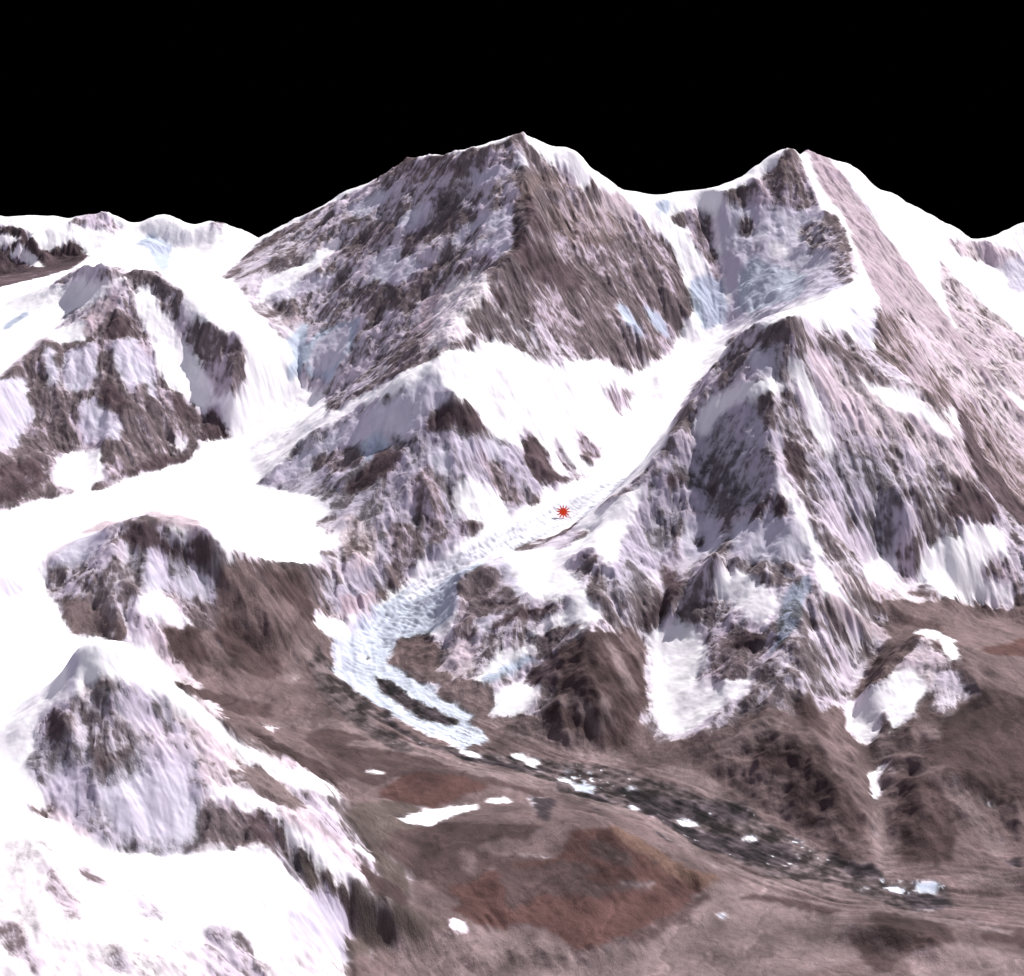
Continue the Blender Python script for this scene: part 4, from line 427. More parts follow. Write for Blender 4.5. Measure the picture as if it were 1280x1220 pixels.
W -788,-225 -788,-221 -760,-223 -748,-233 -748,-237 -756,-239 -762,-229
R -476,-193 -474,-187 -448,-183 -448,-193 -468,-197
L -50,-5 -44,5 -30,5 -24,-7 -40,-9
R -524,-299 -524,-295 -510,-293 -500,-319 -512,-313
K -802,-37 -802,-31 -794,-17 -790,-13 -780,-13 -778,-21 -788,-25
G -750,-275 -736,-263 -728,-263 -722,-269 -724,-275
D -538,-197 -538,-189 -530,-183 -532,-169 -520,-167 -520,-171 -524,-173 -524,-187 -534,-197
M 418,443 420,451 422,451 422,461 426,465 438,467 438,461 428,451 428,447 422,441
I 18,-149 20,-145 32,-145 38,-161 36,-163 26,-161 22,-157 22,-151
P -52,235 -52,243 -42,245 -40,243 -38,223 -44,221 -50,235
B -712,109 -712,113 -706,119 -696,123 -684,135 -680,135 -680,137 -676,135 -690,121 -694,121 -700,113 -704,113 -708,107
V -1026,175 -1026,181 -1020,189 -1014,189 -1010,185 -1010,177 -1018,169
B -754,37 -754,43 -750,45 -748,55 -736,67 -736,59 -738,59 -740,49 -746,45 -748,37
B -918,-207 -918,-203 -916,-203 -910,-187 -906,-185 -900,-169 -894,-167 -898,-183 -906,-189 -906,-193 -910,-195 -910,-199
W -728,17 -728,23 -720,31 -716,31 -712,35 -708,33 -708,29 -714,25 -714,21 -720,15
E -854,-197 -852,-191 -842,-183 -842,-179 -830,-179 -828,-181 -832,-187 -836,-187 -844,-195
N -1034,291 -1034,301 -1026,309 -1024,317 -1018,319 -1018,321 -1012,321 -1012,317 -1020,311 -1020,307 -1026,303 -1026,299
L -960,311 -960,315 -954,315 -954,317 -924,319 -924,315 -930,315 -932,311
M -586,85 -586,87 -562,91 -568,85 -568,77 -578,77
R 8,-243 10,-235 20,-233 24,-247 18,-249 18,-247 12,-247
R -546,-35 -544,-29 -528,-27 -528,-33 -530,-33 -532,-39 -542,-39
H -914,-251 -914,-249 -894,-249 -892,-239 -882,-245 -886,-251 -892,-251 -892,-253 -912,-253
P -270,-323 -270,-321 -266,-321 -266,-323 -248,-323 -244,-331 -248,-335 -252,-335 -256,-329
D -440,65 -440,71 -436,71 -436,73 -430,71 -428,51 -432,51 -432,55 -438,59 -438,65
Q -190,-365 -190,-361 -186,-357 -180,-357 -174,-365 -168,-365 -166,-369 -188,-367
D -474,-107 -474,-101 -466,-99 -464,-121 -470,-119 -470,-113 -472,-113 -472,-107
W -822,53 -820,59 -814,59 -808,45 -816,43 -820,47 -820,53
W -206,331 -206,341 -198,343 -194,329 -200,327 -200,329
G -692,-43 -686,-33 -682,-33 -682,-31 -674,-33 -676,-41 -684,-41 -688,-45
W -984,145 -984,149 -980,149 -976,143 -966,143 -960,137 -960,133 -968,133 -972,139 -978,139
W -768,211 -768,215 -754,215 -754,217 -746,215 -750,209 -756,209 -756,207 -762,207 -764,211
M -1144,263 -1144,269 -1134,269 -1134,267 -1128,265 -1136,257 -1140,257 -1142,263
R -414,-227 -414,-225 -408,-225 -400,-233 -400,-237 -398,-237 -400,-245 -404,-245 -404,-239 -408,-237 -410,-229
M -984,135 -984,145 -982,145 -978,139 -972,139 -968,133 -980,129 -980,133
R -490,-31 -490,-27 -472,-27 -480,-37 -486,-37 -488,-31
B -496,135 -496,139 -492,139 -488,133 -484,133 -484,129 -472,119 -472,115 -478,121 -482,121 -488,131 -492,131
D -228,29 -226,35 -218,35 -218,19
W -762,1 -760,5 -758,3 -746,3 -744,-3 -754,-5
D -1028,145 -1028,147 -1018,147 -1018,161 -1014,161 -1014,143 -1020,141 -1020,143
P -276,-397 -276,-393 -270,-393 -270,-395 -248,-399 -248,-401 -258,-403 -260,-399 -274,-399
P -386,-341 -386,-337 -382,-333 -378,-333 -376,-329 -370,-333 -372,-339
B -654,299 -648,307 -642,307 -642,295 -640,295 -638,287 -642,289 -646,299
B -666,-301 -666,-297 -652,-295 -652,-293 -642,-293 -644,-299 -662,-299 -662,-301
H -576,145 -574,151 -562,151 -560,149 -560,145 -566,145 -566,143
W -724,61 -724,71 -714,73 -714,65 -718,61
D -488,-145 -482,-137 -474,-137 -474,-143 -478,-147
H -820,-69 -820,-65 -816,-65 -814,-71 -806,-71 -802,-75 -802,-79 -810,-79 -812,-73 -816,-73
N -1030,229 -1030,235 -1028,235 -1026,231 -1020,231 -1018,227 -1022,225 -1024,219 -1028,219 -1028,229
B -466,-61 -466,-55 -462,-51 -458,-51 -454,-55 -454,-61
N -872,151 -872,153 -864,153 -862,157 -846,159 -848,155 -860,153 -864,149
K -872,-305 -872,-301 -868,-297 -862,-297 -860,-307 -870,-307
I -890,-241 -888,-233 -880,-231 -882,-245
V -588,285 -586,301 -578,309 -580,299 -584,297 -584,283
D -998,289 -994,295 -988,295 -988,297 -980,299 -980,295 -986,293 -988,289 -994,289 -994,287
W -798,139 -796,143 -792,143 -786,137 -786,131 -792,131 -794,137
W -810,-89 -810,-81 -802,-79 -802,-89 -804,-91
B -660,133 -656,139 -640,145 -652,133
N -958,291 -958,307 -954,307 -952,305 -954,289
V -352,71 -350,81 -340,81 -348,71
B -672,13 -670,27 -664,33 -664,25 -668,21 -668,15
W -994,81 -994,85 -990,85 -990,87 -984,85 -986,77 -990,77
M -280,-319 -280,-315 -268,-315 -266,-317 -266,-321
W -730,209 -730,213 -726,213 -724,217 -718,215 -720,209
K -858,-69 -858,-63 -854,-59 -844,-57 -848,-63 -852,-63
M -500,33 -498,37 -480,37 -480,33 -488,33 -488,35
H -704,101 -704,105 -698,111 -686,115 -688,111 -692,111 -694,107 -698,107
M -382,335 -378,341 -370,339 -370,335 -378,335 -378,333
F -444,-39 -442,-33 -434,-33 -434,-37 -438,-41
D -516,-131 -516,-127 -510,-123 -508,-133
W -584,283 -584,297 -580,299 -580,283
V -348,155 -346,159 -334,163 -336,157
W -444,-13 -444,-3 -442,-3 -440,-9 -438,-9 -438,-17
B -620,293 -620,303 -618,303 -616,297 -614,297 -614,289
B -1026,323 -1026,327 -1018,327 -1014,321 -1020,319 -1022,323
W -342,-305 -342,-301 -338,-301 -338,-303 -332,-303 -332,-305 -324,-305 -324,-309 -334,-307 -334,-305
W -824,-131 -824,-123 -818,-121 -818,-129
N -1024,203 -1024,211 -1020,209 -1020,201 -1018,201 -1020,195 -1022,195 -1022,203
R -76,357 -76,361 -68,365 -68,359 -72,355
N -1012,185 -1012,187 -1004,187 -1008,177 -1010,177 -1010,185
M -874,153 -874,157 -862,157 -864,153
M -502,-383 -502,-369 -498,-369 -500,-383
W -814,-305 -814,-301 -806,-295 -808,-303
M -954,109 -954,113 -946,113 -948,107
B -392,3 -392,7 -390,7 -382,-3 -386,-3
M -546,-199 -538,-191 -538,-197
B -656,361 -656,367 -648,369 -652,365 -652,361
K -818,-23 -818,-17 -810,-15
P -302,77 -302,81 -296,85 -298,75
M -492,-131 -492,-119 -490,-119 -488,-125 -490,-125 -490,-131
M -530,-193 -526,-187 -522,-187 -524,-193
I -760,-55 -760,-51 -756,-47 -754,-53
W -898,-195 -898,-189 -894,-189 -892,-195
B -986,-17 -986,-13 -984,-13 -978,-19 -978,-23
R -234,35 -234,37 -228,37 -226,33 -230,31
M -12,-245 -12,-243 -8,-243 -6,-249 -10,-249 -10,-245
R -166,15 -166,17 -160,17 -158,13
Q -454,-431 -448,-425 -448,-431
M -474,33 -474,37 -470,39 -468,35
I -734,-7 -734,-3 -730,-1 -728,-5
B -768,-103 -768,-97 -764,-95 -764,-101
I -892,-217 -890,-213 -886,-215 -886,-219
I -940,-93 -940,-89 -934,-89 -934,-93
W -434,149 -428,155 -428,151
W -806,-49 -806,-45 -800,-45 -802,-49
"""
# outlines of the named land forms, same units
REGION = """
distant -1500,540 -1500,955 -1455,955 -1445,965 -1445,990 -1440,990 -1445,1010 -1435,1020 -1435,1055 730,1055 725,970 740,940 750,845 820,780 820,570 830,565 830,405 810,390 805,325 795,320 790,280 775,270 765,245 750,245 750,250 735,250 735,255 720,255 720,260 705,260 705,265 690,265 690,270 675,270 675,275 660,275 660,280 645,280 645,285 630,285 630,290 615,290 615,295 600,295 600,300 585,300 585,305 570,305 540,320 505,310 445,115 395,60 375,20 375,-5 365,-15 360,-155 355,-155 360,-315 355,-315 355,-345 350,-345 340,-255 325,-245 325,-230 300,-210 300,-175 290,-170 290,-85 280,-80 275,-55 260,-40 260,-20 355,70 360,90 375,100 375,110 390,125 390,195 365,240 350,295 335,310 320,310 305,320 270,320 270,315 255,315 255,310 240,310 210,295 125,300 125,305 85,305 85,310 40,315 20,305 -10,305 -10,300 -85,285 -90,315 -75,320 -40,360 -25,360 -10,380 10,380 25,395 25,405 40,415 45,430 60,430 75,440 95,430 95,415 110,395 150,395 165,410 190,400 220,480 290,460 320,430 330,395 345,375 345,360 355,350 380,355 395,370 405,415 420,430 435,430 450,445 475,455 475,470 490,490 490,515 450,545 435,545 425,555 395,555 395,560 305,555 285,565 175,565 175,570 130,565 120,575 90,570 80,590 80,625 75,625 75,640 70,640 70,655 65,655 65,670 60,670 60,685 55,685 55,700 50,700 50,715 45,715 45,730 40,730 40,745 35,745 35,760 30,760 30,775 25,775 25,790 10,820 -15,820 -35,810 -60,810 -60,805 -85,805 -85,800 -110,800 -110,795 -135,795 -135,790 -160,790 -160,785 -185,785 -185,780 -210,780 -210,775 -235,775 -235,770 -260,770 -260,765 -410,745 -410,740 -430,740 -440,725 -495,725 -495,720 -560,710 -560,705 -580,705 -600,695 -670,685 -685,675 -775,665 -795,655 -845,650 -855,640 -890,640 -890,635 -1000,615 -1020,605 -1250,565 -1345,470 -1355,470 -1370,485 -1370,495 -1385,510 -1400,510 -1405,520 -1420,520 -1430,530 -1450,530 -1465,540
valley -1500,-875 -1500,540 -1465,540 -1465,535 -1405,520 -1400,510 -1385,510 -1370,495 -1370,485 -1350,470 -1405,415 -1405,240 -1395,225 -1390,165 -1355,125 -1355,105 -1305,55 -1290,55 -1290,60 -1160,100 -1155,120 -1140,135 -1125,135 -1095,150 -1035,145 -1020,130 -1020,115 -990,95 -995,-5 -940,-65 -920,-70 -905,-85 -890,-65 -890,-45 -880,-25 -860,-10 -860,0 -870,15 -875,90 -880,90 -885,115 -930,125 -930,135 -915,135 -910,150 -895,160 -870,155 -865,165 -885,170 -895,185 -910,185 -930,160 -940,160 -945,165 -945,225 -925,255 -860,270 -850,280 -850,295 -865,310 -890,310 -910,320 -950,315 -960,340 -865,405 -865,430 -870,430 -870,445 -875,445 -875,460 -880,460 -880,475 -885,475 -885,490 -890,490 -890,505 -895,505 -895,520 -900,520 -900,535 -905,535 -905,550 -910,550 -910,565 -915,565 -915,580 -930,610 -930,630 -910,630 -890,640 -855,640 -830,560 -825,560 -825,545 -820,545 -820,530 -815,530 -815,515 -810,515 -810,500 -805,500 -805,485 -800,485 -800,470 -795,470 -795,455 -790,455 -790,440 -785,440 -785,420 -760,410 -730,370 -675,370 -670,365 -675,345 -695,325 -720,320 -725,305 -715,295 -700,295 -695,285 -675,285 -680,245 -645,210 -630,210 -600,195 -575,195 -565,190 -565,180 -605,170 -610,160 -630,155 -635,145 -645,145 -675,115 -690,110 -690,100 -710,80 -710,65 -700,55 -675,55 -660,70 -660,80 -640,90 -620,115 -595,120 -595,125 -580,125 -580,120 -600,105 -605,90 -630,80 -675,35 -685,10 -700,0 -710,-35 -725,-45 -725,-55 -745,-70 -745,-80 -765,-100 -775,-130 -865,-200 -860,-210 -760,-205 -760,-210 -710,-215 -700,-225 -790,-225 -790,-220 -840,-220 -840,-215 -865,-220 -870,-280 -865,-280 -860,-310 -870,-330 -880,-335 -880,-350 -885,-350 -885,-365 -890,-365 -890,-380 -895,-380 -895,-395 -900,-395 -900,-410 -905,-410 -905,-425 -910,-425 -910,-440 -915,-440 -915,-455 -920,-455 -920,-470 -925,-470 -925,-485 -930,-485 -930,-500 -935,-500 -935,-515 -950,-545 -945,-560 -925,-560 -920,-570 -950,-605 -950,-645 -955,-645 -955,-675 -950,-675 -955,-700 -960,-700 -955,-875
valley 270,-875 270,-870 325,-870 470,-725 465,-550 445,-530 430,-490 410,-475 410,-450 390,-435 390,-415 365,-390 365,-370 355,-360 360,-40 365,-40 365,-15 375,-5 375,20 395,60 405,65 405,75 435,105 445,105 455,90 610,90 770,250 775,270 790,280 795,320 805,325 810,390 830,405 830,565 820,570 820,780 750,845 745,915 740,915 740,940 725,970 730,1055 955,1055 955,-875
lhotse -525,-675 -470,-500 -465,-500 -465,-485 -460,-485 -460,-470 -455,-470 -455,-430 -440,-420 -425,-420 -405,-400 -395,-345 -380,-330 -355,-335 -340,-305 -300,-310 -300,-315 -245,-325 -245,-330 -185,-325 -195,-305 -215,-305 -220,-295 -255,-285 -280,-260 -280,-240 -290,-240 -295,-255 -320,-260 -360,-235 -375,-235 -380,-225 -395,-225 -405,-215 -405,-200 -375,-170 -325,-155 -285,-200 -245,-205 -230,-220 -210,-220 -210,-225 -140,-225 -125,-210 -105,-210 -100,-200 -90,-200 -80,-190 -80,-170 5,-165 5,-160 35,-160 45,-150 70,-155 75,-145 90,-145 90,-140 105,-140 105,-135 120,-135 120,-130 135,-130 135,-125 150,-125 150,-120 165,-120 165,-115 180,-115 180,-110 195,-110 195,-105 210,-105 210,-100 225,-100 225,-95 240,-95 270,-80 290,-85 290,-170 300,-175 300,-210 325,-230 325,-245 340,-255 345,-340 355,-345 365,-390 390,-415 390,-435 410,-450 410,-475 440,-505 440,-520 465,-550 465,-570 470,-570 470,-725 325,-870 135,-865 135,-860 15,-835 0,-825 -20,-825 -35,-815 -75,-810 -90,-800 -110,-800 -140,-785 -160,-785 -160,-780 -200,-775 -215,-765 -255,-760 -270,-750 -310,-745 -340,-730 -380,-725 -380,-720 -410,-715 -430,-690 -445,-690 -445,-685 -505,-685
everest -530,170 -530,180 -510,200 -490,195 -465,170 -420,170 -390,185 -385,195 -370,195 -365,210 -345,220 -320,250 -310,245 -295,215 -295,200 -280,195 -275,185 -180,180 -180,185 -115,195 -95,215 -75,220 -50,245 -50,255 -70,270 -70,280 -5,295 0,305 60,315 60,310 85,310 85,305 210,295 210,300 225,300 225,305 240,305 270,320 305,320 305,315 335,310 350,295 355,265 390,195 390,125 375,110 375,100 360,90 355,70 260,-20 260,-40 275,-55 280,-80 105,-135 105,-140 90,-140 90,-145 75,-145 70,-155 45,-150 35,-160 -75,-170 -80,-160 -95,-160 -125,-140 -150,-140 -160,-130 -175,-130 -185,-115 -225,-95 -240,-95 -275,-75 -330,-60 -410,20 -410,30 -450,65 -455,90 -470,105 -470,115 -485,125 -485,135
changtse -410,725 -410,745 -260,765 -260,770 -35,810 -15,820 10,820 20,805 75,625 80,625 80,590 90,570 120,575 130,565 175,570 175,565 285,565 305,555 315,560 425,555 435,545 460,540 470,525 480,525 490,515 490,490 470,450 450,445 435,430 420,430 405,415 395,370 365,350 345,360 345,375 330,395 320,430 290,460 220,480 190,400 165,410 150,395 110,395 95,415 95,430 75,440 75,435 45,430 40,415 25,405 25,395 10,380 -10,380 -25,360 -40,360 -75,320 -90,315 -90,290 -80,285 -85,270 -115,270 -155,290 -175,280 -205,310 -220,340 -270,390 -285,395 -300,425 -300,440 -310,460 -320,465 -325,490 -340,510 -340,530 -345,530 -345,545 -350,545 -350,560 -355,560 -355,575 -360,575 -360,590 -365,590 -365,605 -370,605 -370,620 -375,620 -375,635 -380,635 -380,650 -385,650 -385,665 -390,665 -390,680 -395,680 -395,695
pumori -1405,240 -1405,415 -1260,560 -1095,590 -1095,595 -1070,595 -1070,600 -1045,600 -1045,605 -1020,605 -1020,610 -975,615 -955,625 -930,625 -930,610 -925,610 -925,595 -920,595 -920,580 -915,580 -915,565 -910,565 -910,550 -905,550 -905,535 -900,535 -900,520 -895,520 -895,505 -890,505 -890,490 -885,490 -885,475 -880,475 -880,460 -865,430 -865,405 -895,380 -905,380 -910,370 -945,355 -960,340 -960,330 -950,315 -910,320 -890,310 -865,310 -850,295 -850,280 -860,270 -910,260 -935,245 -945,225 -945,165 -930,160 -910,185 -895,185 -885,170 -865,165 -870,155 -880,160 -905,155 -915,135 -940,130 -950,110 -980,95 -1005,100 -1035,145 -1095,150 -1095,145 -1140,135 -1155,120 -1155,105 -1170,95 -1305,55 -1355,105 -1355,125 -1385,155 -1390,185 -1395,185 -1395,225
distant -960,-790 -960,-700 -950,-685 -955,-675 -950,-605 -920,-565 -905,-565 -890,-575 -850,-580 -835,-590 -815,-590 -800,-600 -780,-600 -765,-610 -745,-610 -715,-625 -680,-630 -655,-655 -630,-655 -615,-670 -585,-670 -560,-685 -470,-695 -440,-710 -410,-710 -380,-725 -360,-725 -360,-730 -340,-730 -310,-745 -255,-755 -235,-775 -225,-800 -210,-810 -200,-830 -195,-875 -955,-875 -955,-790
rongbuk -625,675 -625,695 -600,695 -600,700 -535,710 -535,715 -515,715 -495,725 -440,725 -430,740 -410,740 -410,725 -405,725 -405,710 -400,710 -400,695 -395,695 -395,680 -390,680 -390,665 -385,665 -385,650 -380,650 -380,635 -375,635 -375,620 -370,620 -370,605 -365,605 -365,590 -360,590 -360,575 -355,575 -355,560 -340,530 -340,510 -325,490 -320,465 -310,460 -300,440 -300,425 -285,395 -270,390 -220,340 -220,330 -175,280 -155,290 -115,270 -70,275 -50,255 -50,245 -75,220 -95,215 -115,195 -180,185 -180,180 -190,185 -260,180 -295,200 -295,215 -310,245 -320,250 -345,220 -365,210 -370,195 -385,195 -390,185 -420,170 -465,170 -490,195 -515,200 -525,220 -540,225 -550,240 -570,240 -580,270 -560,290 -540,295 -525,315 -490,320 -480,335 -475,365 -520,370 -530,355 -545,355 -580,390 -580,410 -565,435 -560,495 -565,495 -565,510 -570,510 -570,525 -575,525 -575,540 -580,540 -580,555 -585,555 -585,570 -590,570 -590,585 -595,585 -595,600 -600,600 -600,615 -605,615 -605,630 -610,630 -610,645
nuptse -865,-205 -855,-190 -845,-190 -825,-165 -815,-165 -800,-145 -790,-145 -775,-130 -765,-100 -755,-95 -745,-70 -725,-55 -725,-45 -710,-35 -710,-20 -700,0 -685,10 -685,20 -675,25 -675,35 -630,80 -605,90 -600,105 -580,125 -550,125 -545,120 -550,90 -530,85 -495,45 -465,30 -465,5 -475,0 -475,-30 -465,-35 -465,-55 -435,-70 -430,-95 -440,-100 -440,-115 -420,-125 -420,-135 -410,-140 -395,-170 -405,-215 -320,-260 -295,-255 -290,-240 -280,-240 -280,-260 -255,-285 -240,-285 -235,-295 -220,-295 -215,-305 -195,-305 -185,-325 -245,-330 -245,-325 -285,-320 -300,-310 -340,-305 -355,-335 -380,-330 -395,-345 -405,-400 -425,-420 -465,-430 -465,-425 -515,-415 -520,-370 -535,-355 -545,-355 -560,-335 -575,-330 -600,-275 -630,-250 -640,-250 -650,-235 -670,-225 -700,-225 -710,-215 -760,-210 -760,-205 -800,-205 -800,-210 -860,-210
valley -805,-595 -750,-420 -745,-420 -745,-405 -740,-405 -740,-390 -665,-315 -650,-315 -645,-305 -625,-295 -665,-255 -680,-250 -685,-230 -670,-225 -650,-235 -640,-250 -630,-250 -625,-260 -615,-260 -600,-275 -575,-330 -560,-335 -545,-355 -535,-355 -520,-370 -510,-420 -455,-430 -455,-470 -460,-470 -460,-485 -465,-485 -465,-500 -470,-500 -525,-675 -505,-685 -445,-685 -445,-690 -430,-690 -415,-710 -440,-710 -440,-705 -495,-695 -495,-690 -560,-685 -585,-670 -615,-670 -630,-655 -655,-655 -680,-630 -715,-625 -715,-620
khumbutse -855,635 -855,645 -845,650 -650,685 -650,670 -645,670 -645,655 -640,655 -640,640 -635,640 -635,625 -630,625 -630,610 -625,610 -625,595 -620,595 -620,580 -615,580 -615,565 -610,565 -610,550 -605,550 -605,535 -600,535 -600,520 -595,520 -595,505 -580,475 -580,430 -575,430 -580,390 -565,375 -565,350 -535,340 -520,325 -525,310 -560,305 -570,295 -570,275 -580,270 -575,245 -550,240 -510,200 -530,175 -545,190 -575,190 -575,195 -600,195 -600,200 -645,210 -680,245 -675,290 -655,305 -650,355 -675,370 -730,370 -760,410 -785,420 -785,440 -790,440 -790,455 -795,455 -795,470 -800,470 -800,485 -805,485 -805,500 -810,500 -810,515 -815,515 -815,530 -820,530 -820,545 -825,545 -825,560 -830,560 -830,575 -835,575 -835,590 -840,590 -840,605
hill -950,-555 -895,-380 -890,-380 -890,-365 -885,-365 -885,-350 -880,-350 -880,-335 -870,-330 -860,-310 -860,-295 -870,-280 -865,-220 -840,-215 -840,-220 -790,-220 -790,-225 -680,-225 -685,-230 -680,-250 -665,-255 -625,-295 -645,-305 -650,-315 -665,-315 -740,-390 -740,-405 -745,-405 -745,-420 -750,-420 -805,-595
everest 440,105 510,315 540,320 540,315 555,315 555,310 570,310 570,305 585,305 585,300 760,245 610,90 455,90
glacier -710,65 -710,80 -700,85 -690,110 -675,115 -660,135 -650,135 -645,145 -635,145 -630,155 -610,160 -595,175 -570,175 -565,190 -545,190 -510,150 -500,150 -485,135 -485,125 -460,100 -450,65 -410,30 -410,20 -330,-60 -315,-60 -255,-90 -225,-95 -185,-115 -175,-130 -160,-130 -150,-140 -125,-140 -95,-155 -80,-170 -80,-190 -90,-200 -115,-200 -140,-175 -195,-160 -200,-150 -230,-145 -240,-135 -285,-135 -285,-140 -300,-140 -315,-160 -325,-160 -335,-120 -355,-95 -370,-95 -375,-105 -425,-100 -435,-70 -455,-65 -465,-55 -465,-35 -475,-30 -475,0 -465,5 -465,30 -495,45 -530,85 -550,90 -545,100 -550,125 -595,125 -595,120 -620,115 -640,90 -660,80 -660,70 -675,55 -700,55
valley -250,-765 -250,-760 -235,-760 -235,-765 -215,-765 -200,-775 -140,-785 -110,-800 -90,-800 -75,-810 0,-825 15,-835 115,-855 120,-875 -195,-875 -200,-830 -210,-810 -225,-800 -225,-790 -235,-785 -235,-775
kala -995,-5 -990,95 -950,110 -940,130 -890,120 -875,90 -870,15 -865,15 -860,-10 -880,-25 -895,-75 -910,-85 -920,-70 -940,-65
valley -320,-165 -300,-140 -240,-135 -230,-145 -200,-150 -195,-160 -150,-170 -130,-190 -100,-205 -125,-210 -140,-225 -210,-225 -210,-220 -230,-220 -245,-205 -285,-200
valley -650,670 -650,690 -625,690 -625,675 -620,675 -620,660 -615,660 -615,645 -610,645 -610,630 -605,630 -605,615 -600,615 -600,600 -595,600 -595,585 -590,585 -590,570 -585,570 -585,555 -580,555 -580,540 -575,540 -575,525 -560,495 -570,425 -580,430 -580,475 -585,475 -585,490 -590,490 -590,505 -595,505 -595,520 -600,520 -600,535 -605,535 -605,550 -610,550 -610,565 -615,565 -615,580 -620,580 -620,595 -625,595 -625,610 -630,610 -630,625 -635,625 -635,640
valley -440,-115 -435,-95 -405,-100 -405,-105 -375,-105 -370,-95 -355,-95 -340,-110 -325,-155 -375,-170 -400,-195 -395,-170 -410,-140 -420,-135 -420,-125
valley -1500,955 -1500,1055 -1435,1055 -1435,1020 -1445,1010 -1440,1000 -1445,965 -1455,955
pumori -725,305 -720,320 -695,325 -675,345 -670,365 -650,355 -655,305 -675,285 -695,285 -700,295 -715,295
valley -565,350 -565,370 -550,365 -545,355 -530,355 -520,370 -475,365 -485,325 -510,320 -510,315 -520,315 -520,325 -535,340
valley -475,325 -470,350 -455,365 -430,365 -450,345 -445,330 -430,330 -420,320 -420,305 -430,295 -455,300 -465,320
khumbutse -450,335 -450,345 -435,360 -425,360 -410,345 -395,345 -405,325 -430,325
distant 120,-875 120,-860 160,-865 160,-870 270,-870 270,-875
valley -80,275 -75,290 0,305 -5,295 -60,285
valley -570,280 -570,295 -560,305 -530,310 -540,295
valley -425,355 -425,360 -410,360 -395,345 -410,345
valley -405,325 -390,345 -390,330
"""
def read(block, dim):
    r = []
    for ln in block.strip().splitlines():
        p = ln.split()
        r.append((p[0], [tuple(int(v)/100.0 for v in q.split(',')) for q in p[1:]]))
    return r
_ln = read(LINES, 3)
lines = [pts for _, pts in _ln]
flow_line = [pts for k, pts in _ln if k == 'flow'][0]

# ------------------------------------------------------------------ terrain heights
X0,X1,Y0,Y1=-15.0,9.5,-8.75,10.5
def rasterlines(lines,n,m,h):
    """average z of line samples in each cell"""
    S=np.zeros(n*m);C=np.zeros(n*m)
    for l in lines:
        for a,b in zip(l[:-1],l[1:]):
            a=np.array(a);b=np.array(b)
            k=int(max(abs(b[:2]-a[:2]))/h*2)+2
            t=np.linspace(0,1,k)[:,None]
            p=a+(b-a)*t
            i=np.rint((p[:,0]-X0)/h).astype(int);j=np.rint((p[:,1]-Y0)/h).astype(int)
            ok=(i>=0)&(i<n)&(j>=0)&(j<m)
            np.add.at(S,i[ok]*m+j[ok],p[ok,2]);np.add.at(C,i[ok]*m+j[ok],1)
    S=S.reshape(n,m);C=C.reshape(n,m)
    return np.where(C>0,S/np.maximum(C,1),0),C>0
def up(a,n,m):
    i=np.linspace(0,a.shape[0]-1,n);j=np.linspace(0,a.shape[1]-1,m)
    return bil(a,i[:,None]+0*j[None],0*i[:,None]+j[None])
def bil(a,x,y):
    x=np.clip(x,0,a.shape[0]-1.001);y=np.clip(y,0,a.shape[1]-1.001)
    i=x.astype(int);j=y.astype(int);u=x-i;v=y-j
    return (a[i,j]*(1-u)+a[i+1,j]*u)*(1-v)+(a[i,j+1]*(1-u)+a[i+1,j+1]*u)*v
def membrane(lines,h0=.05):
    Z=None
    for h,it in ((1.6,200),(.8,200),(.4,200),(.2,200),(.1,200),(h0,160)):
        n=int(round((X1-X0)/h))+1;m=int(round((Y1-Y0)/h))+1
        v,k=rasterlines(lines,n,m,h)
        if Z is None: Z=np.full((n,m),v[k].mean())
        else: Z=up(Z,n,m)
        Z[k]=v[k]
        for _ in range(it):
            P=np.pad(Z,1,mode='edge')
            Q=(P[:-2,1:-1]+P[2:,1:-1]+P[1:-1,:-2]+P[1:-1,2:])/4
            Z=np.where(k,v,Q)
    return Z

def noise2(x,y,seed):
    """gradient noise at float coords"""
    r=np.random.default_rng(seed);G=r.uniform(0,2*np.pi,(256,256));gx=np.cos(G);gy=np.sin(G)
    i=np.floor(x).astype(int);j=np.floor(y).astype(int);u=x-i;v=y-j
    def g(a,b):
        A=(i+a)&255;B=(j+b)&255
        return gx[A,B]*(u-a)+gy[A,B]*(v-b)
    s=u*u*u*(u*(u*6-15)+10);t=v*v*v*(v*(v*6-15)+10)
    return ((g(0,0)*(1-s)+g(1,0)*s)*(1-t)+(g(0,1)*(1-s)+g(1,1)*s)*t)*1.5
def fbm(x,y,o,seed,ridge=False):
    r=0;a=1;t=0
    for k in range(o):
        n=noise2(x*2**k+k*17.3,y*2**k+k*9.1,seed+k)
        if ridge:n=1-2*np.abs(n)
        r=r+a*n;t+=a;a*=.5
    return r/t
def blur(a,k):
    for _ in range(k):
        P=np.pad(a,1,mode='edge');a=(P[:-2,1:-1]+P[2:,1:-1]+P[1:-1,:-2]+P[1:-1,2:]+4*a)/8
    return a
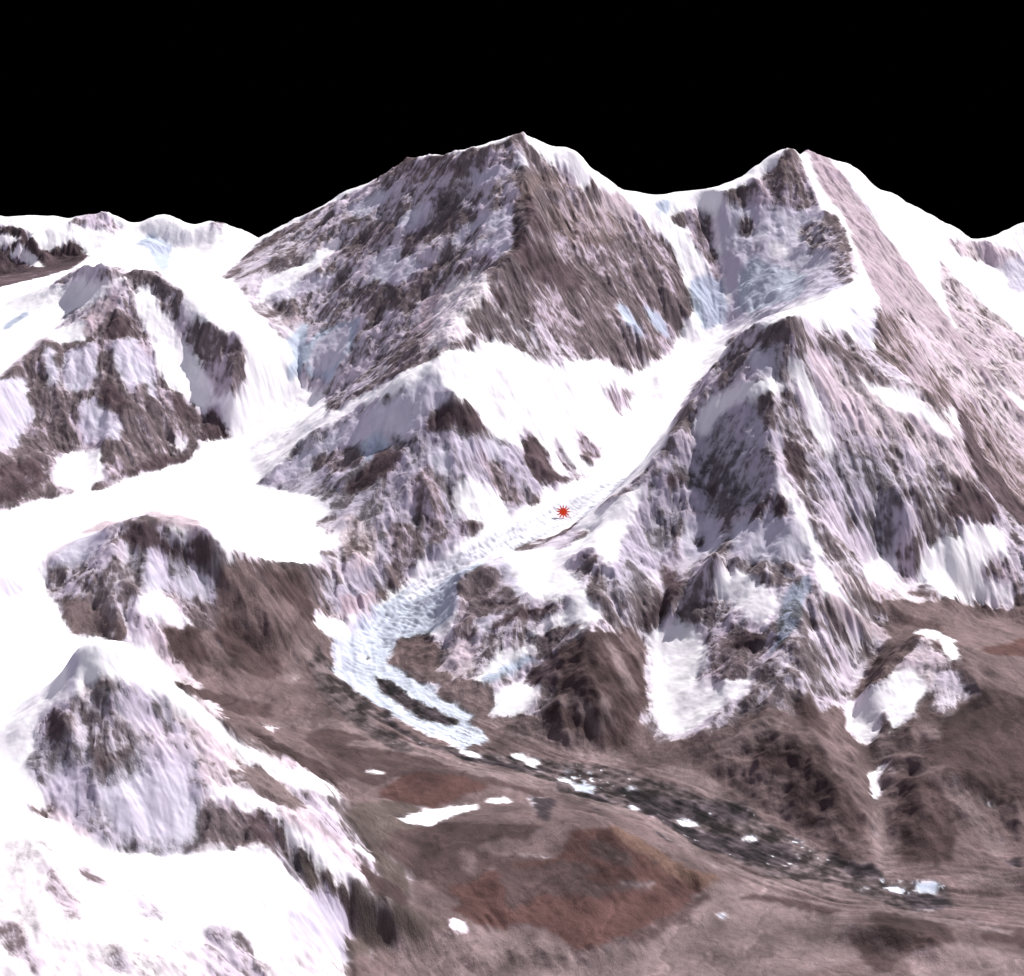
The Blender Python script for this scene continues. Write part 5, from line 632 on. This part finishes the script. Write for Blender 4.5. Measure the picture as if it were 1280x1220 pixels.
def erode(Z,h,N,steps,seed,wt,cap=6.,er=.3,dep=.3):
    """particle erosion; Z in km, cell h km. returns Z,flow"""
    n,m=Z.shape;s=1/h;Z=(Z*s).copy();rng=np.random.default_rng(seed)
    F=np.zeros(n*m);batch=30000
    for b in range(N//batch):
        x=rng.uniform(2,n-3,batch);y=rng.uniform(2,m-3,batch)
        sed=np.zeros(batch);vel=np.ones(batch);wat=np.ones(batch);dx=np.zeros(batch);dy=np.zeros(batch)
        live=np.ones(batch,bool)
        for st in range(steps):
            i=x.astype(int);j=y.astype(int);u=x-i;v=y-j
            k=i*m+j;zf=Z.ravel()
            a,bb,c,d=zf[k],zf[k+m],zf[k+1],zf[k+m+1]
            gx=(bb-a)*(1-v)+(d-c)*v;gy=(c-a)*(1-u)+(d-bb)*u
            zz=(a*(1-u)+bb*u)*(1-v)+(c*(1-u)+d*u)*v
            dx=dx*.15-gx*.85;dy=dy*.15-gy*.85
            L_=np.hypot(dx,dy)+1e-9;dx/=L_;dy/=L_
            nx=x+dx;ny=y+dy
            ok=live&(nx>2)&(nx<n-3)&(ny>2)&(ny<m-3)
            nx=np.where(ok,nx,x);ny=np.where(ok,ny,y)
            i2=nx.astype(int);j2=ny.astype(int);u2=nx-i2;v2=ny-j2;k2=i2*m+j2
            z2=(zf[k2]*(1-u2)+zf[k2+m]*u2)*(1-v2)+(zf[k2+1]*(1-u2)+zf[k2+m+1]*u2)*v2
            dz=z2-zz
            C=np.maximum(-dz,.01)*vel*wat*cap*.05
            up_=dz>0
            dpo=np.where(up_,np.minimum(dz,sed),np.maximum(sed-C,0)*dep)
            ero=np.where(~up_&(C>sed),np.minimum((C-sed)*er,-dz*.5),0)*wt.ravel()[k]
            q=np.where(ok,dpo-ero,0);sed=sed-q
            D=np.bincount(np.concatenate([k,k+m,k+1,k+m+1]),np.concatenate([q*(1-u)*(1-v),q*u*(1-v),q*(1-u)*v,q*u*v]),n*m)
            Z+=D.reshape(n,m)
            F+=np.bincount(k,wat*ok,n*m)
            vel=np.sqrt(np.clip(vel*vel*.9-dz*1.,0.05,9));wat*=.985
            live=ok;x,y=nx,ny
    return Z/s,F.reshape(n,m)
def build(lines,h=.015):
    Z=membrane(lines,.05)
    Z=blur(Z,2)
    he=.02;n=int(round((X1-X0)/he))+1;m=int(round((Y1-Y0)/he))+1
    Z=up(Z,n,m);Z=blur(Z,2)
    gx,gy=np.gradient(blur(Z,6),he);sl=np.hypot(gx,gy)
    rough=blur(np.clip((sl-.12)/.5,0.03,1),4)
    X,Y=np.meshgrid(X0+np.arange(n)*he,Y0+np.arange(m)*he,indexing='ij')
    wx=X+.12*fbm(X*1.5,Y*1.5,3,5);wy=Y+.12*fbm(X*1.5,Y*1.5,3,15)
    Z=Z+rough*(.095*fbm(wx*1.6,wy*1.6,6,31,True)+.03*fbm(X*6,Y*6,4,77)+.022*fbm(wx*4.2,wy*4.2,4,41,True))-rough*.02
    Z,F=erode(Z,he,600000,50,3,np.clip(rough*1.3,.02,1)*(.35+.65*np.clip((blur(Z,10)-5.4)/.5,0,1)))
    Z=blur(Z,1)
    n2=int(round((X1-X0)/h))+1;m2=int(round((Y1-Y0)/h))+1
    return up(Z,n2,m2),up(F,n2,m2),up(rough,n2,m2),h


def fill_poly(A, P, g, val):
    n, m = A.shape; P = np.array(P)
    i0 = max(int((P[:,0].min()-X0)/g), 0); i1 = min(int((P[:,0].max()-X0)/g)+2, n)
    j0 = max(int((P[:,1].min()-Y0)/g), 0); j1 = min(int((P[:,1].max()-Y0)/g)+2, m)
    if i1 <= i0 or j1 <= j0: return
    ys = Y0+np.arange(j0, j1)*g+1e-4
    r = np.zeros((i1-i0, j1-j0), np.int32)
    for (a, b), (c, d) in zip(P, np.roll(P, -1, 0)):
        if b == d: continue
        if b > d: a, b, c, d = c, d, a, b
        ja = int(np.searchsorted(ys, b)); jb = int(np.searchsorted(ys, d))
        if jb <= ja: continue
        xc = a+(c-a)*(ys[ja:jb]-b)/(d-b)
        ii = np.clip(np.ceil((xc-X0)/g).astype(int)-i0, 0, i1-i0-1)
        np.add.at(r, (ii, np.arange(ja, jb)), 1)
    A[i0:i1, j0:j1][(np.cumsum(r, 0) % 2) == 1] = val

t0 = time.time()
Z, FLOW, ROUGH, H = build(lines, 0.0125)
n, m = Z.shape
GX, GY = np.meshgrid(np.arange(n, dtype=float), np.arange(m, dtype=float), indexing='ij')

# streaks down the fall line: noise smeared along the slope direction
def smear(Zs, noise, steps, step):
    gx, gy = np.gradient(Zs); L = np.hypot(gx, gy)+1e-9; gx /= L; gy /= L
    acc = noise.copy()
    for s in (1.0, -1.0):
        x = GX.copy(); y = GY.copy()
        for k in range(steps):
            i = np.clip(x, 0, n-1).astype(int); j = np.clip(y, 0, m-1).astype(int)
            x += gx[i, j]*s*step; y += gy[i, j]*s*step
            acc += noise[np.clip(x, 0, n-1).astype(int), np.clip(y, 0, m-1).astype(int)]
    acc /= acc.std(); return acc-acc.mean()
rng = np.random.default_rng(7)
Zb = blur(Z, 3)
ST1 = smear(Zb, rng.normal(size=(n, m)), 9, 1.0)
ST2 = smear(Zb, blur(rng.normal(size=(n, m)), 5), 14, 1.6)
Xk = X0+GX*H; Yk = Y0+GY*H
PATCH = fbm(Xk*2.2, Yk*2.2, 5, 91)
PATCH /= PATCH.std()

# distance along (U) and across (V) the glacier, from its centre line, for its bands and crevasses
def flow_coords(P, gg=0.05):
    a = np.arange(X0, X1+gg, gg)[:, None]; b = np.arange(Y0, Y1+gg, gg)[None]
    D = np.full((a.size, b.size), 1e9); U = np.zeros_like(D); V = np.zeros_like(D); s0 = 0.0
    for p, q in zip(P[:-1], P[1:]):
        dx, dy = q[0]-p[0], q[1]-p[1]; L = math.hypot(dx, dy)
        t = np.clip(((a-p[0])*dx+(b-p[1])*dy)/L**2, 0, 1)
        d = np.hypot(a-p[0]-t*dx, b-p[1]-t*dy); sgn = np.sign((a-p[0])*dy-(b-p[1])*dx)
        k = d < D; D[k] = d[k]; U[k] = (s0+t*L)[k]; V[k] = (sgn*d)[k]; s0 += L
    xi = (Xk-X0)/gg; yi = (Yk-Y0)/gg
    return bil(blur(U, 2), xi, yi), bil(blur(V, 2), xi, yi)
FU, FV = flow_coords(flow_line)
near = np.clip((0.62-np.abs(FV))/0.2, 0, 1)
BAND = fbm(FU*1.6, FV*17, 4, 71)+.5*fbm(FU*6, FV*30, 3, 72); BAND /= BAND.std()
CREV = fbm(FU*19+3*FV, FV*7, 4, 73, True); CREV = (CREV-CREV.mean())/CREV.std()

# ------------------------------------------------------------------ land cover
#        snow   rock / soil colour      snow / ice colour
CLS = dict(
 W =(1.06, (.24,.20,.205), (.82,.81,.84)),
 L =(1.0,  (.36,.32,.355),  (.53,.51,.595)),  # shaded snow: lavender shade put into the colour
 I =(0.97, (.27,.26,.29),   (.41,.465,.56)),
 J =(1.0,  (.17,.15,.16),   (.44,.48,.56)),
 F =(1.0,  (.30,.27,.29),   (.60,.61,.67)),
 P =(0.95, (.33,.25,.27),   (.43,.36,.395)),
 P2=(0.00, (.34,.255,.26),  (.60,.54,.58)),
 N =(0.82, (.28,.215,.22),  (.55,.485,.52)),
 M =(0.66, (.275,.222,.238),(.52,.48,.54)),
 V =(0.70, (.265,.232,.262), (.42,.40,.465)),  # snow and rock of shaded faces, grey of the shade painted in
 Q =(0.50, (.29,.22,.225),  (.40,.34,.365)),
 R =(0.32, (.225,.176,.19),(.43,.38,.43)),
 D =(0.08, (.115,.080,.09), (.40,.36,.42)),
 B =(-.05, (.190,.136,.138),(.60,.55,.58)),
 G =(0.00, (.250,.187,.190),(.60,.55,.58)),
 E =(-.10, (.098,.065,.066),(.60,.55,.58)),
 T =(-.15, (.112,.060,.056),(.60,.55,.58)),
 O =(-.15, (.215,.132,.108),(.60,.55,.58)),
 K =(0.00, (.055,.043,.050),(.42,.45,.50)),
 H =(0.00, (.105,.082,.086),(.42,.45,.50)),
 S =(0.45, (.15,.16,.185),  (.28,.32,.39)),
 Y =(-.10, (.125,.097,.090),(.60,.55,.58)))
CLS['X'] = (0.93, (.30,.24,.245), (.68,.635,.67))
ks = list(CLS)
g = 0.015
A = np.full((int((X1-X0)/g)+1, int((Y1-Y0)/g)+1), ks.index('M'))
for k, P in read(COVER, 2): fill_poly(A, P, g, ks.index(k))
# ragged patch borders: look the class up at a slightly wandering place
wob = 0.035
i = np.clip(((Xk+wob*(0.55*ST1*0.3+fbm(Xk*9, Yk*9, 4, 21))-X0)/g), 0, A.shape[0]-1).astype(int)
j = np.clip(((Yk+wob*(0.55*ST2*0.3+fbm(Xk*9, Yk*9, 4, 22))-Y0)/g), 0, A.shape[1]-1).astype(int)
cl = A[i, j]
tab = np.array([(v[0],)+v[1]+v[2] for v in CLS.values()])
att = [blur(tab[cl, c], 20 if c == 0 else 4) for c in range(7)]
SN = att[0]
# deep snow lies smooth over the gullies; bare rock keeps its flutes and relief
drift = blur(np.clip((SN-.92)/.16, 0, 1), 6)
slp = np.hypot(*np.gradient(blur(Z, 12), H)); drift = drift*(1-.1*np.clip((slp-.6)/.4, 0, 1))
Zs = blur(Z, 90)
Z = Z+(Zs-Z)*drift*0.88
soil = blur((SN < .12).astype(float), 3)
Z += ROUGH*(0.0044*ST2+0.0030*ST1)*(1-.8*drift)*(1-.75*soil)
Z += ROUGH*soil*0.014*fbm(Xk*7, Yk*7, 4, 44, True)
Z += 0.004*ROUGH*(1-drift)*fbm(Xk*12, Yk*12, 4, 56, True)
Z += 0.016*ROUGH*fbm(Xk*6, Yk*6, 5, 57)
isj = blur(np.isin(cl, [ks.index('J'), ks.index('F')]).astype(float), 4)*near
Z += isj*(0.0030*CREV+0.002*BAND+.0035*fbm(Xk*15, Yk*15, 3, 59, True))
isk = blur(np.isin(cl, [ks.index(c) for c in 'HKBG']).astype(float), 4)*near*(1-ROUGH)
Z += isk*(0.0035*BAND+0.003*fbm(Xk*16, Yk*16, 3, 58, True))
Z += (0.0016*(1-ROUGH))*fbm(Xk*14, Yk*14, 3, 55)
curv = Zb-blur(Zb, 12); curv = np.clip(curv/(curv.std()+1e-9), -2.5, 2.5)
fl = np.log1p(FLOW); fl = blur((fl-fl.mean())/fl.std(), 1)
var = np.clip(4*SN*(1-SN), 0, 1)*0.9+0.10
# ledges: snow caught along the strata, rock showing between
WP = fbm(Xk*2, Yk*2, 4, 61)
lay = fbm(Xk*1.6+Yk*1.1+1.2*WP, Z*10+Xk*1.8-Yk*2.6+2.4*WP, 5, 62); lay /= lay.std()
MOT = fbm(Xk*4.5, Yk*4.5, 6, 95); MOT /= MOT.std()
q1 = fbm(Xk*2.2+3*fbm(Xk*1.5, Yk*1.5, 2, 63), Z*8+Xk*1.5-Yk*2+.8*PATCH+.35*MOT, 4, 64)
q2 = fbm(Xk*5.5+.10*ST2, Yk*5.5+.10*ST2, 4, 65)
q3 = fbm(Xk*7+5, Yk*7+Z*5+.6*MOT, 4, 66)
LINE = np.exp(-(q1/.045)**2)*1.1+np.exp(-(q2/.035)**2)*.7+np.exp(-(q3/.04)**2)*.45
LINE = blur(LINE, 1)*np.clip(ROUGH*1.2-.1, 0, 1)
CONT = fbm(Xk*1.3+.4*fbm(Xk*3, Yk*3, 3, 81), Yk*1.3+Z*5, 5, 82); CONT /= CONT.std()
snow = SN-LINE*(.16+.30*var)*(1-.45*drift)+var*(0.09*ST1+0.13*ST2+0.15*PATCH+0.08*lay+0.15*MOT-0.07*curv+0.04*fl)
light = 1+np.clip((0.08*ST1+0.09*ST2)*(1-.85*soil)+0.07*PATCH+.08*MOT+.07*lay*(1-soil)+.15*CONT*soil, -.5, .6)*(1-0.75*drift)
TR = fbm(Xk*1.8+.3*fbm(Xk*4, Yk*4, 3, 83), Yk*1.8+Z*7, 4, 84); TR2 = fbm(Xk*5, Yk*5+Z*9, 4, 85)
light *= 1+soil*(.26*np.exp(-(TR/.022)**2)-.22*np.exp(-((TR-.06)/.035)**2)-.16*np.exp(-(TR2/.03)**2))
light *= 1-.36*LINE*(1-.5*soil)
light *= 1+near*(.16*BAND)*(1-ROUGH)*soil
rub = blur(np.isin(cl, [ks.index('H'), ks.index('K')]).astype(float), 6)*near
SPK = fbm(Xk*9, Yk*9, 4, 96); SPK /= SPK.std(); FINE = fbm(Xk*22, Yk*22, 3, 97); FINE /= FINE.std()
light *= 1+rub*np.clip(.45*SPK+.30*MOT+.12*FINE, -.6, .9)
snow += rub*np.clip(.8*FINE+.7*PATCH+.35*BAND-1.85, 0, 1)*.55
light *= 1+soil*(1-ROUGH)*.07*FINE
snow -= isj*np.clip(BAND-1.05+.3*MOT, 0, 1)*.8*np.clip((FU-7.2)/1.0, 0, 1)
# clefts stand out in the relief too
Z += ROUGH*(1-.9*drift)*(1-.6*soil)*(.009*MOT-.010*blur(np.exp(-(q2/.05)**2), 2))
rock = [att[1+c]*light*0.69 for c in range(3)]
# a paler band of strata high on the summit pyramids
band = np.exp(-((Z+0.03*PATCH-8.32)/0.07)**2)*0.25
rock[0] = rock[0]*(1+band); rock[1] = rock[1]*(1+band*.8); rock[2] = rock[2]*(1+band*.5)
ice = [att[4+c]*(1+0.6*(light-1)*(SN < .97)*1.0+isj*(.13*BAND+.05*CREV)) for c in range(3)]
# wind packed and dust streaked snow
dust = np.clip(.5+.35*ST2+.3*PATCH+.3*MOT, 0, 1)*np.clip(ROUGH, 0, 1)*.16*(1-.75*drift)
ice = [ice[0]*(1-dust*.8), ice[1]*(1-dust*1.15), ice[2]*(1-dust*.8)]

# ------------------------------------------------------------------ materials
def terrain_material():
    mt = bpy.data.materials.new('snow_and_rock'); mt.use_nodes = True
    t = mt.node_tree; t.nodes.clear(); N = t.nodes.new; LK = t.links.new
    o = N('ShaderNodeOutputMaterial'); b = N('ShaderNodeBsdfPrincipled'); LK(b.outputs[0], o.inputs[0])
    def attr(nm):
        a = N('ShaderNodeAttribute'); a.attribute_name = nm; return a
    geo = N('ShaderNodeNewGeometry')
    def noise(scale, det, rough=.6, vec=None):
        x = N('ShaderNodeTexNoise'); x.inputs['Scale'].default_value = scale; x.inputs['Detail'].default_value = det
        x.inputs['Roughness'].default_value = rough; LK(vec or geo.outputs['Position'], x.inputs['Vector']); return x
    def mth(op, a, bb, c=None):
        x = N('ShaderNodeMath'); x.operation = op
        for s, v in zip(x.inputs, (a, bb, c)):
            if v is None: continue
            if isinstance(v, (int, float)): s.default_value = v
            else: LK(v, s)
        return x.outputs[0]
    vs = N('ShaderNodeVectorMath'); vs.operation = 'MULTIPLY'; vs.inputs[1].default_value = (1, 1, .35); LK(geo.outputs['Position'], vs.inputs[0])
    n1 = noise(1/45.0, 5, .65, vs.outputs[0]); n2 = noise(1/10.0, 5, .7, vs.outputs[0])
    sn = attr('snow').outputs['Fac']
    f = mth('ADD', sn, mth('MULTIPLY', mth('SUBTRACT', n1.outputs[0], .5), .85))
    ramp = N('ShaderNodeMapRange'); ramp.interpolation_type = 'SMOOTHSTEP'
    ramp.inputs['From Min'].default_value = .18; ramp.inputs['From Max'].default_value = .82; LK(f, ramp.inputs['Value'])
    rk = N('ShaderNodeVectorMath'); rk.operation = 'SCALE'; LK(attr('rock').outputs['Color'], rk.inputs[0])
    LK(mth('ADD', .56, mth('MULTIPLY', n2.outputs[0], .88)), rk.inputs['Scale'])
    ic = attr('ice').outputs['Color']
    mix = N('ShaderNodeMix'); mix.data_type = 'RGBA'; LK(ramp.outputs[0], mix.inputs[0]); LK(rk.outputs[0], mix.inputs[6]); LK(ic, mix.inputs[7])
    LK(mix.outputs[2], b.inputs['Base Color'])
    b.inputs['Roughness'].default_value = .9; b.inputs['Specular IOR Level'].default_value = .12
    bp = N('ShaderNodeBump'); bp.inputs['Strength'].default_value = .55; bp.inputs['Distance'].default_value = 20.0
    hsum = mth('ADD', mth('MULTIPLY', n1.outputs[0], 1.0), mth('MULTIPLY', n2.outputs[0], .45))
    rg = mth('MULTIPLY', hsum, mth('SUBTRACT', 1.15, ramp.outputs[0]))
    LK(rg, bp.inputs['Height']); LK(bp.outputs[0], b.inputs['Normal'])
    return mt
MAT = terrain_material()

# ------------------------------------------------------------------ land forms as separate meshes
FORMS = dict(
 valley=('valley_floor', 'brown moraine covered valley floor running from the foot of the slopes to the lower right', 'valley'),
 distant=('distant_range', 'distant snow covered range and plateau along the skyline', 'mountain range'),
 everest=('summit_massif', 'tallest dark rock pyramid with a white snow cap right of its top, centre of the skyline', 'mountain'),
 lhotse=('pointed_peak', 'second pyramid on the skyline with a pale pink snow face on its right side', 'mountain'),
 nuptse=('fluted_ridge', 'steep fluted grey and white ridge with long spurs in front of the pink faced pyramid', 'mountain'),
 changtse=('snowy_mountain', 'snow topped mountain with grey rock buttresses at the far left above the white snowfield', 'mountain'),
 rongbuk=('snowfield', 'smooth white snowfield winding between the left mountain and the central massif', 'snowfield'),
 khumbutse=('brown_ridge', 'brown gullied ridge with a dark rock crown just below the white snowfield', 'mountain ridge'),
 glacier=('glacier', 'white glacier pouring from the high basin through the icefall and bending to a pale blue tongue', 'glacier'),
 hill=('rocky_hill', 'brown hill with a small white cap and a pale snow patch at the right edge', 'hill'),
 pumori=('foreground_peak', 'flat topped snow peak with a shaded grey face filling the lower left corner', 'mountain'),
 kala=('red_brown_hill', 'low red brown hill in the bottom centre below the small white ponds', 'hill'))
fk = list(FORMS)
gr = 0.025
RA = np.full((int((X1-X0)/gr)+1, int((Y1-Y0)/gr)+1), fk.index('distant'))
for k, P in read(REGION, 2): fill_poly(RA, P, gr, fk.index(k))
reg = RA[np.clip(((Xk+.02*PATCH*.3-X0)/gr+.5), 0, RA.shape[0]-1).astype(int), np.clip(((Yk+.02*ST2*.3-Y0)/gr+.5), 0, RA.shape[1]-1).astype(int)]

# keep the part of the map the view and a step to either side of it can see
fx = (Xk+21.16); lat = np.abs((Yk-0.937)*math.cos(_yaw)-fx*math.sin(_yaw))
keep = (lat < fx*0.2484*1.02+2.8) & (Xk > -13.6)
gx, gy = np.gradient(Z, H)
nrm = np.stack([-gx, -gy, np.ones_like(Z)], -1); nrm /= np.linalg.norm(nrm, axis=-1, keepdims=True)
VX = np.stack([Xk*KM, Yk*KM, Z*KM], -1).reshape(-1, 3)
idx = np.arange(n*m).reshape(n, m)
quad = np.stack([idx[:-1, :-1], idx[1:, :-1], idx[1:, 1:], idx[:-1, 1:]], -1)
qk = keep[:-1, :-1] & keep[1:, 1:]
qr = reg[:-1, :-1]
nrmf = nrm.reshape(-1, 3)
for r_, key in enumerate(fk):
    q = quad[qk & (qr == r_)]
    if not len(q): continue
    used, inv = np.unique(q, return_inverse=True); inv = inv.reshape(-1)
    me = bpy.data.meshes.new(FORMS[key][0])
    me.vertices.add(len(used)); me.vertices.foreach_set('co', VX[used].astype(np.float32).ravel())
    me.loops.add(len(inv)); me.loops.foreach_set('vertex_index', inv.astype(np.int32))
    me.polygons.add(len(q)); me.polygons.foreach_set('loop_start', (np.arange(len(q))*4).astype(np.int32))
    me.polygons.foreach_set('loop_total', np.full(len(q), 4, np.int32))
    me.update(calc_edges=True)
    me.polygons.foreach_set('use_smooth', np.ones(len(q), bool))
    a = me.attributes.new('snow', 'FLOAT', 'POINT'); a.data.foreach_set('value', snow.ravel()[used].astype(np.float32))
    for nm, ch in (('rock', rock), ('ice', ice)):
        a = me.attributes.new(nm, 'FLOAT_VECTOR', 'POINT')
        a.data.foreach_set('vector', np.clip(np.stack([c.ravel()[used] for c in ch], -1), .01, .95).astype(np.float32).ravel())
    me.normals_split_custom_set_from_vertices(nrmf[used].astype(np.float32))
    me.materials.append(MAT)
    ob = bpy.data.objects.new(FORMS[key][0], me); COL.objects.link(ob)
    ob['kind'] = 'structure'; ob['label'] = FORMS[key][1]; ob['category'] = FORMS[key][2]

# ------------------------------------------------------------------ red marker on the glacier
def flat_mat(name, col, rough):
    mt = bpy.data.materials.new(name); mt.use_nodes = True; t = mt.node_tree; b = t.nodes['Principled BSDF']
    nz = t.nodes.new('ShaderNodeTexNoise'); nz.inputs['Scale'].default_value = .08
    rp = t.nodes.new('ShaderNodeMix'); rp.data_type = 'RGBA'; t.links.new(nz.outputs[0], rp.inputs[0])
    rp.inputs[6].default_value = (*col, 1); rp.inputs[7].default_value = (col[0]*.95, col[1]*1.3, col[2], 1)
    t.links.new(rp.outputs[2], b.inputs['Base Color']); b.inputs['Roughness'].default_value = rough
    return mt
MX, MY, MZ = -4.083, -0.207, 0
marker = bpy.data.objects.new('starburst_marker', None); COL.objects.link(marker)
zi = float(bil(Z, np.array([(MX-X0)/H]), np.array([(MY-Y0)/H]))[0])*KM
RAD = 59.6
marker.location = (MX*KM, MY*KM, zi)
dirv = Vector((cam.location.x-MX*KM, cam.location.y-MY*KM, 0)).normalized()
marker.rotation_euler = (0, math.radians(-30), math.atan2(dirv.y, dirv.x))     # leaning back against the slope
marker['label'] = 'small bright red starburst marker standing on the white glacier'; marker['category'] = 'marker'
red = flat_mat('red_paint', (1.0, .05, .006), .5); dred = flat_mat('red_paint_rays', (.80, .04, .01), .5)
def prism(name, pts, depth, mat):
    """pts in the local y,z plane, extruded along x, bevel-free starburst piece"""
    k = len(pts)
    vs = [(depth*s, p[0], p[1]) for s in (-.5, .5) for p in pts]
    fs = [tuple(range(k))[::-1], tuple(range(k, 2*k))]+[(a, (a+1) % k, (a+1) % k+k, a+k) for a in range(k)]
    me = bpy.data.meshes.new(name); me.from_pydata(vs, [], fs); me.update(); me.materials.append(mat)
    ob = bpy.data.objects.new(name, me); COL.objects.link(ob); ob.parent = marker; return ob
cz_ = RAD*1.0
prism('hub', [(RAD*.52*math.cos(a*math.pi/12), cz_+RAD*.52*math.sin(a*math.pi/12)) for a in range(24)], 14, red)
for k in range(12):
    a = k*math.pi/6; c, s = math.cos(a), math.sin(a)
    pts = [(.46, -.11), (1.0, -.055), (1.0, .055), (.46, .11)]
    prism('ray', [(RAD*(u*c-v*s), cz_+RAD*(u*s+v*c)) for u, v in pts], 10, dred)
print('terrain built in %.1fs' % (time.time()-t0))
